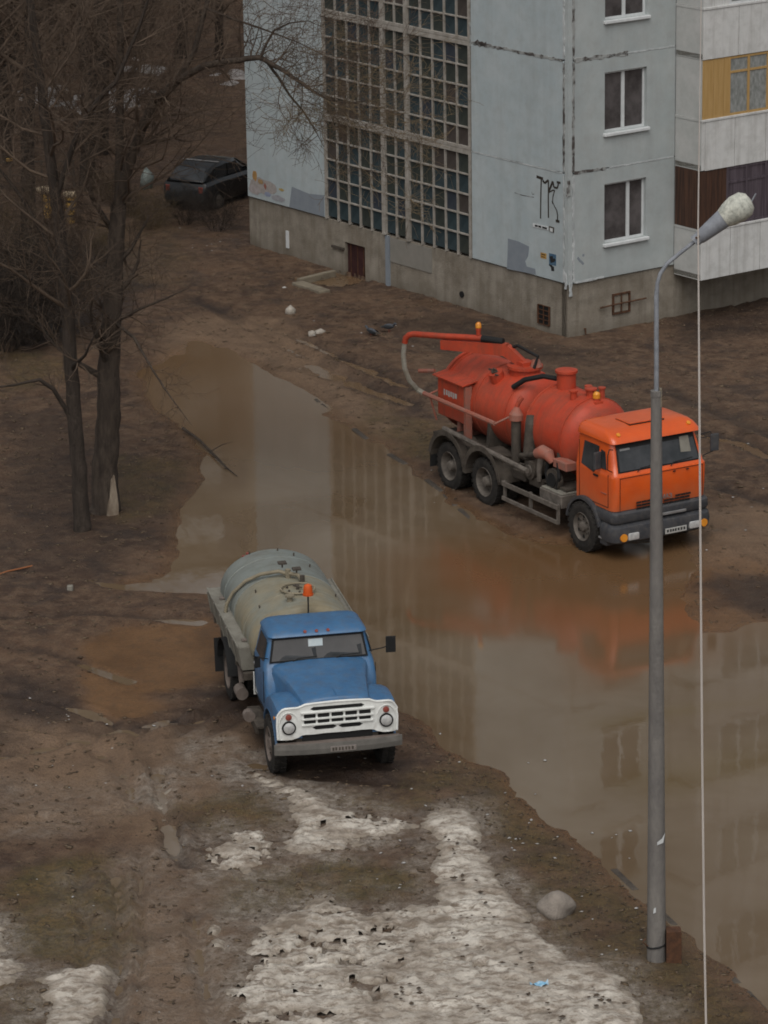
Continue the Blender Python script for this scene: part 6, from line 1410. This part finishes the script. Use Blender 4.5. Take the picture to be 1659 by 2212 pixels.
def near_shore(x, y, r_):
    h, dw, db, ds = ground_h(x, y); return (dw > .02) & (dw < .5+1.2*r_.rand(len(x))) & (r_.rand(len(x)) < .7)
x, y, z, r_ = scatter('', 5000, (-2, 6, 45.5, 62), near_shore, None, '', '', 14); blobs('shore_grit', x, y, z, r_, (.01, .035), M['clod'], 'dark grit and clods along the near shore of the puddle', 'grit', .6)
def lit(x, y, r_): h, dw, db, ds = ground_h(x, y); return (dw > .1)
lu = random.Random(5); Ls = []
for (u0, u1, v0, v1, n) in ((1100, 1390, 1760, 2080, 26), (1050, 1180, 1640, 1800, 6), (60, 560, 1500, 1720, 14), (0, 500, 1900, 2200, 10), (700, 1000, 1560, 1760, 8), (120, 180, 1555, 1570, 4), (380, 480, 480, 560, 10), (900, 1030, 860, 1100, 5), (560, 900, 600, 760, 6), (1500, 1659, 900, 1250, 6), (700, 960, 1820, 1960, 8), (1500, 1560, 1100, 1200, 3), (1100, 1150, 1800, 1850, 6)):
    for _ in range(n): q = G(lu.uniform(u0, u1), lu.uniform(v0, v1)); Ls.append((q.x, q.y))
Ls = np.array(Ls); x, y = Ls[:, 0], Ls[:, 1]; z = np.maximum(ground_h(x, y)[0], 0)+.01; r_ = np.random.RandomState(3); blobs('litter_scraps', x, y, z, r_, (.012, .034), M['litter'], 'small white scraps of litter strewn over the yard', 'litter', .35, 1.5)
# dirt clods on the snow
r_ = np.random.RandomState(8); xs = r_.uniform(-6, 3.5, 1500); ys_a = r_.uniform(45.5, 57, 1500); inside = np.zeros(1500, bool)
for poly, hol in SNOW[:3]: inside |= sdist(xs, ys_a, poly) < -.1
cl = fbm(xs, ys_a, 1.6, 3, 130) > .20; k_ = inside & cl; xs, ys_a = xs[k_], ys_a[k_]; zz = ground_h(xs, ys_a)[0]+.125
blobs('snow_dirt', xs, ys_a, zz, r_, (.010, .045), mat('wet_dirt_crumb', (.05, .036, .026), (.09, .066, .046), .9, 12), 'dark dirt crumbs melted out on the snow', 'dirt', .5, 1.4)
# grass blades
def grassy(x, y, r_):
    h, dw, db, ds = ground_h(x, y); g = np.zeros(len(x))
    for poly, w in GRASS: g = np.maximum(g, w*(1-sstep(-.3, .3, sdist(x, y, poly)+fbm(x, y, 1.1, 4, 61)*.4)))
    bestn = np.full(len(x), 9.)
    for poly, hol in SNOW: bestn = np.minimum(bestn, sdist(x, y, poly))
    return (dw > .08) & (ds > .05) & (r_.rand(len(x)) < g) & (bestn > -.1)
x, y, z, r_ = scatter('', 70000, (-9, 6.5, 45.5, 78), grassy, None, '', '', 6)
x, y, z = x[:26000], y[:26000], z[:26000]; n = len(x); a = r_.uniform(0, 6.28, n); L_ = r_.uniform(.03, .10, n); w_ = .004; tx, ty = np.cos(a), np.sin(a); ln = r_.uniform(.3, 1.6, n)
V_ = np.stack([np.stack([x-ty*w_, y+tx*w_, z-.01], -1), np.stack([x+ty*w_, y-tx*w_, z-.01], -1), np.stack([x+tx*L_*ln*.8, y+ty*L_*ln*.8, z+L_*(1.1-.5*ln)+.004], -1)], 1).reshape(-1, 3)
g_ = np_mesh('dry_grass', V_, np.arange(n*3).reshape(-1, 3), M['dry_grass'], smooth=False, kind='stuff', label='flattened dry grass on the verge and bare patches'); tag(g_, cat='grass')
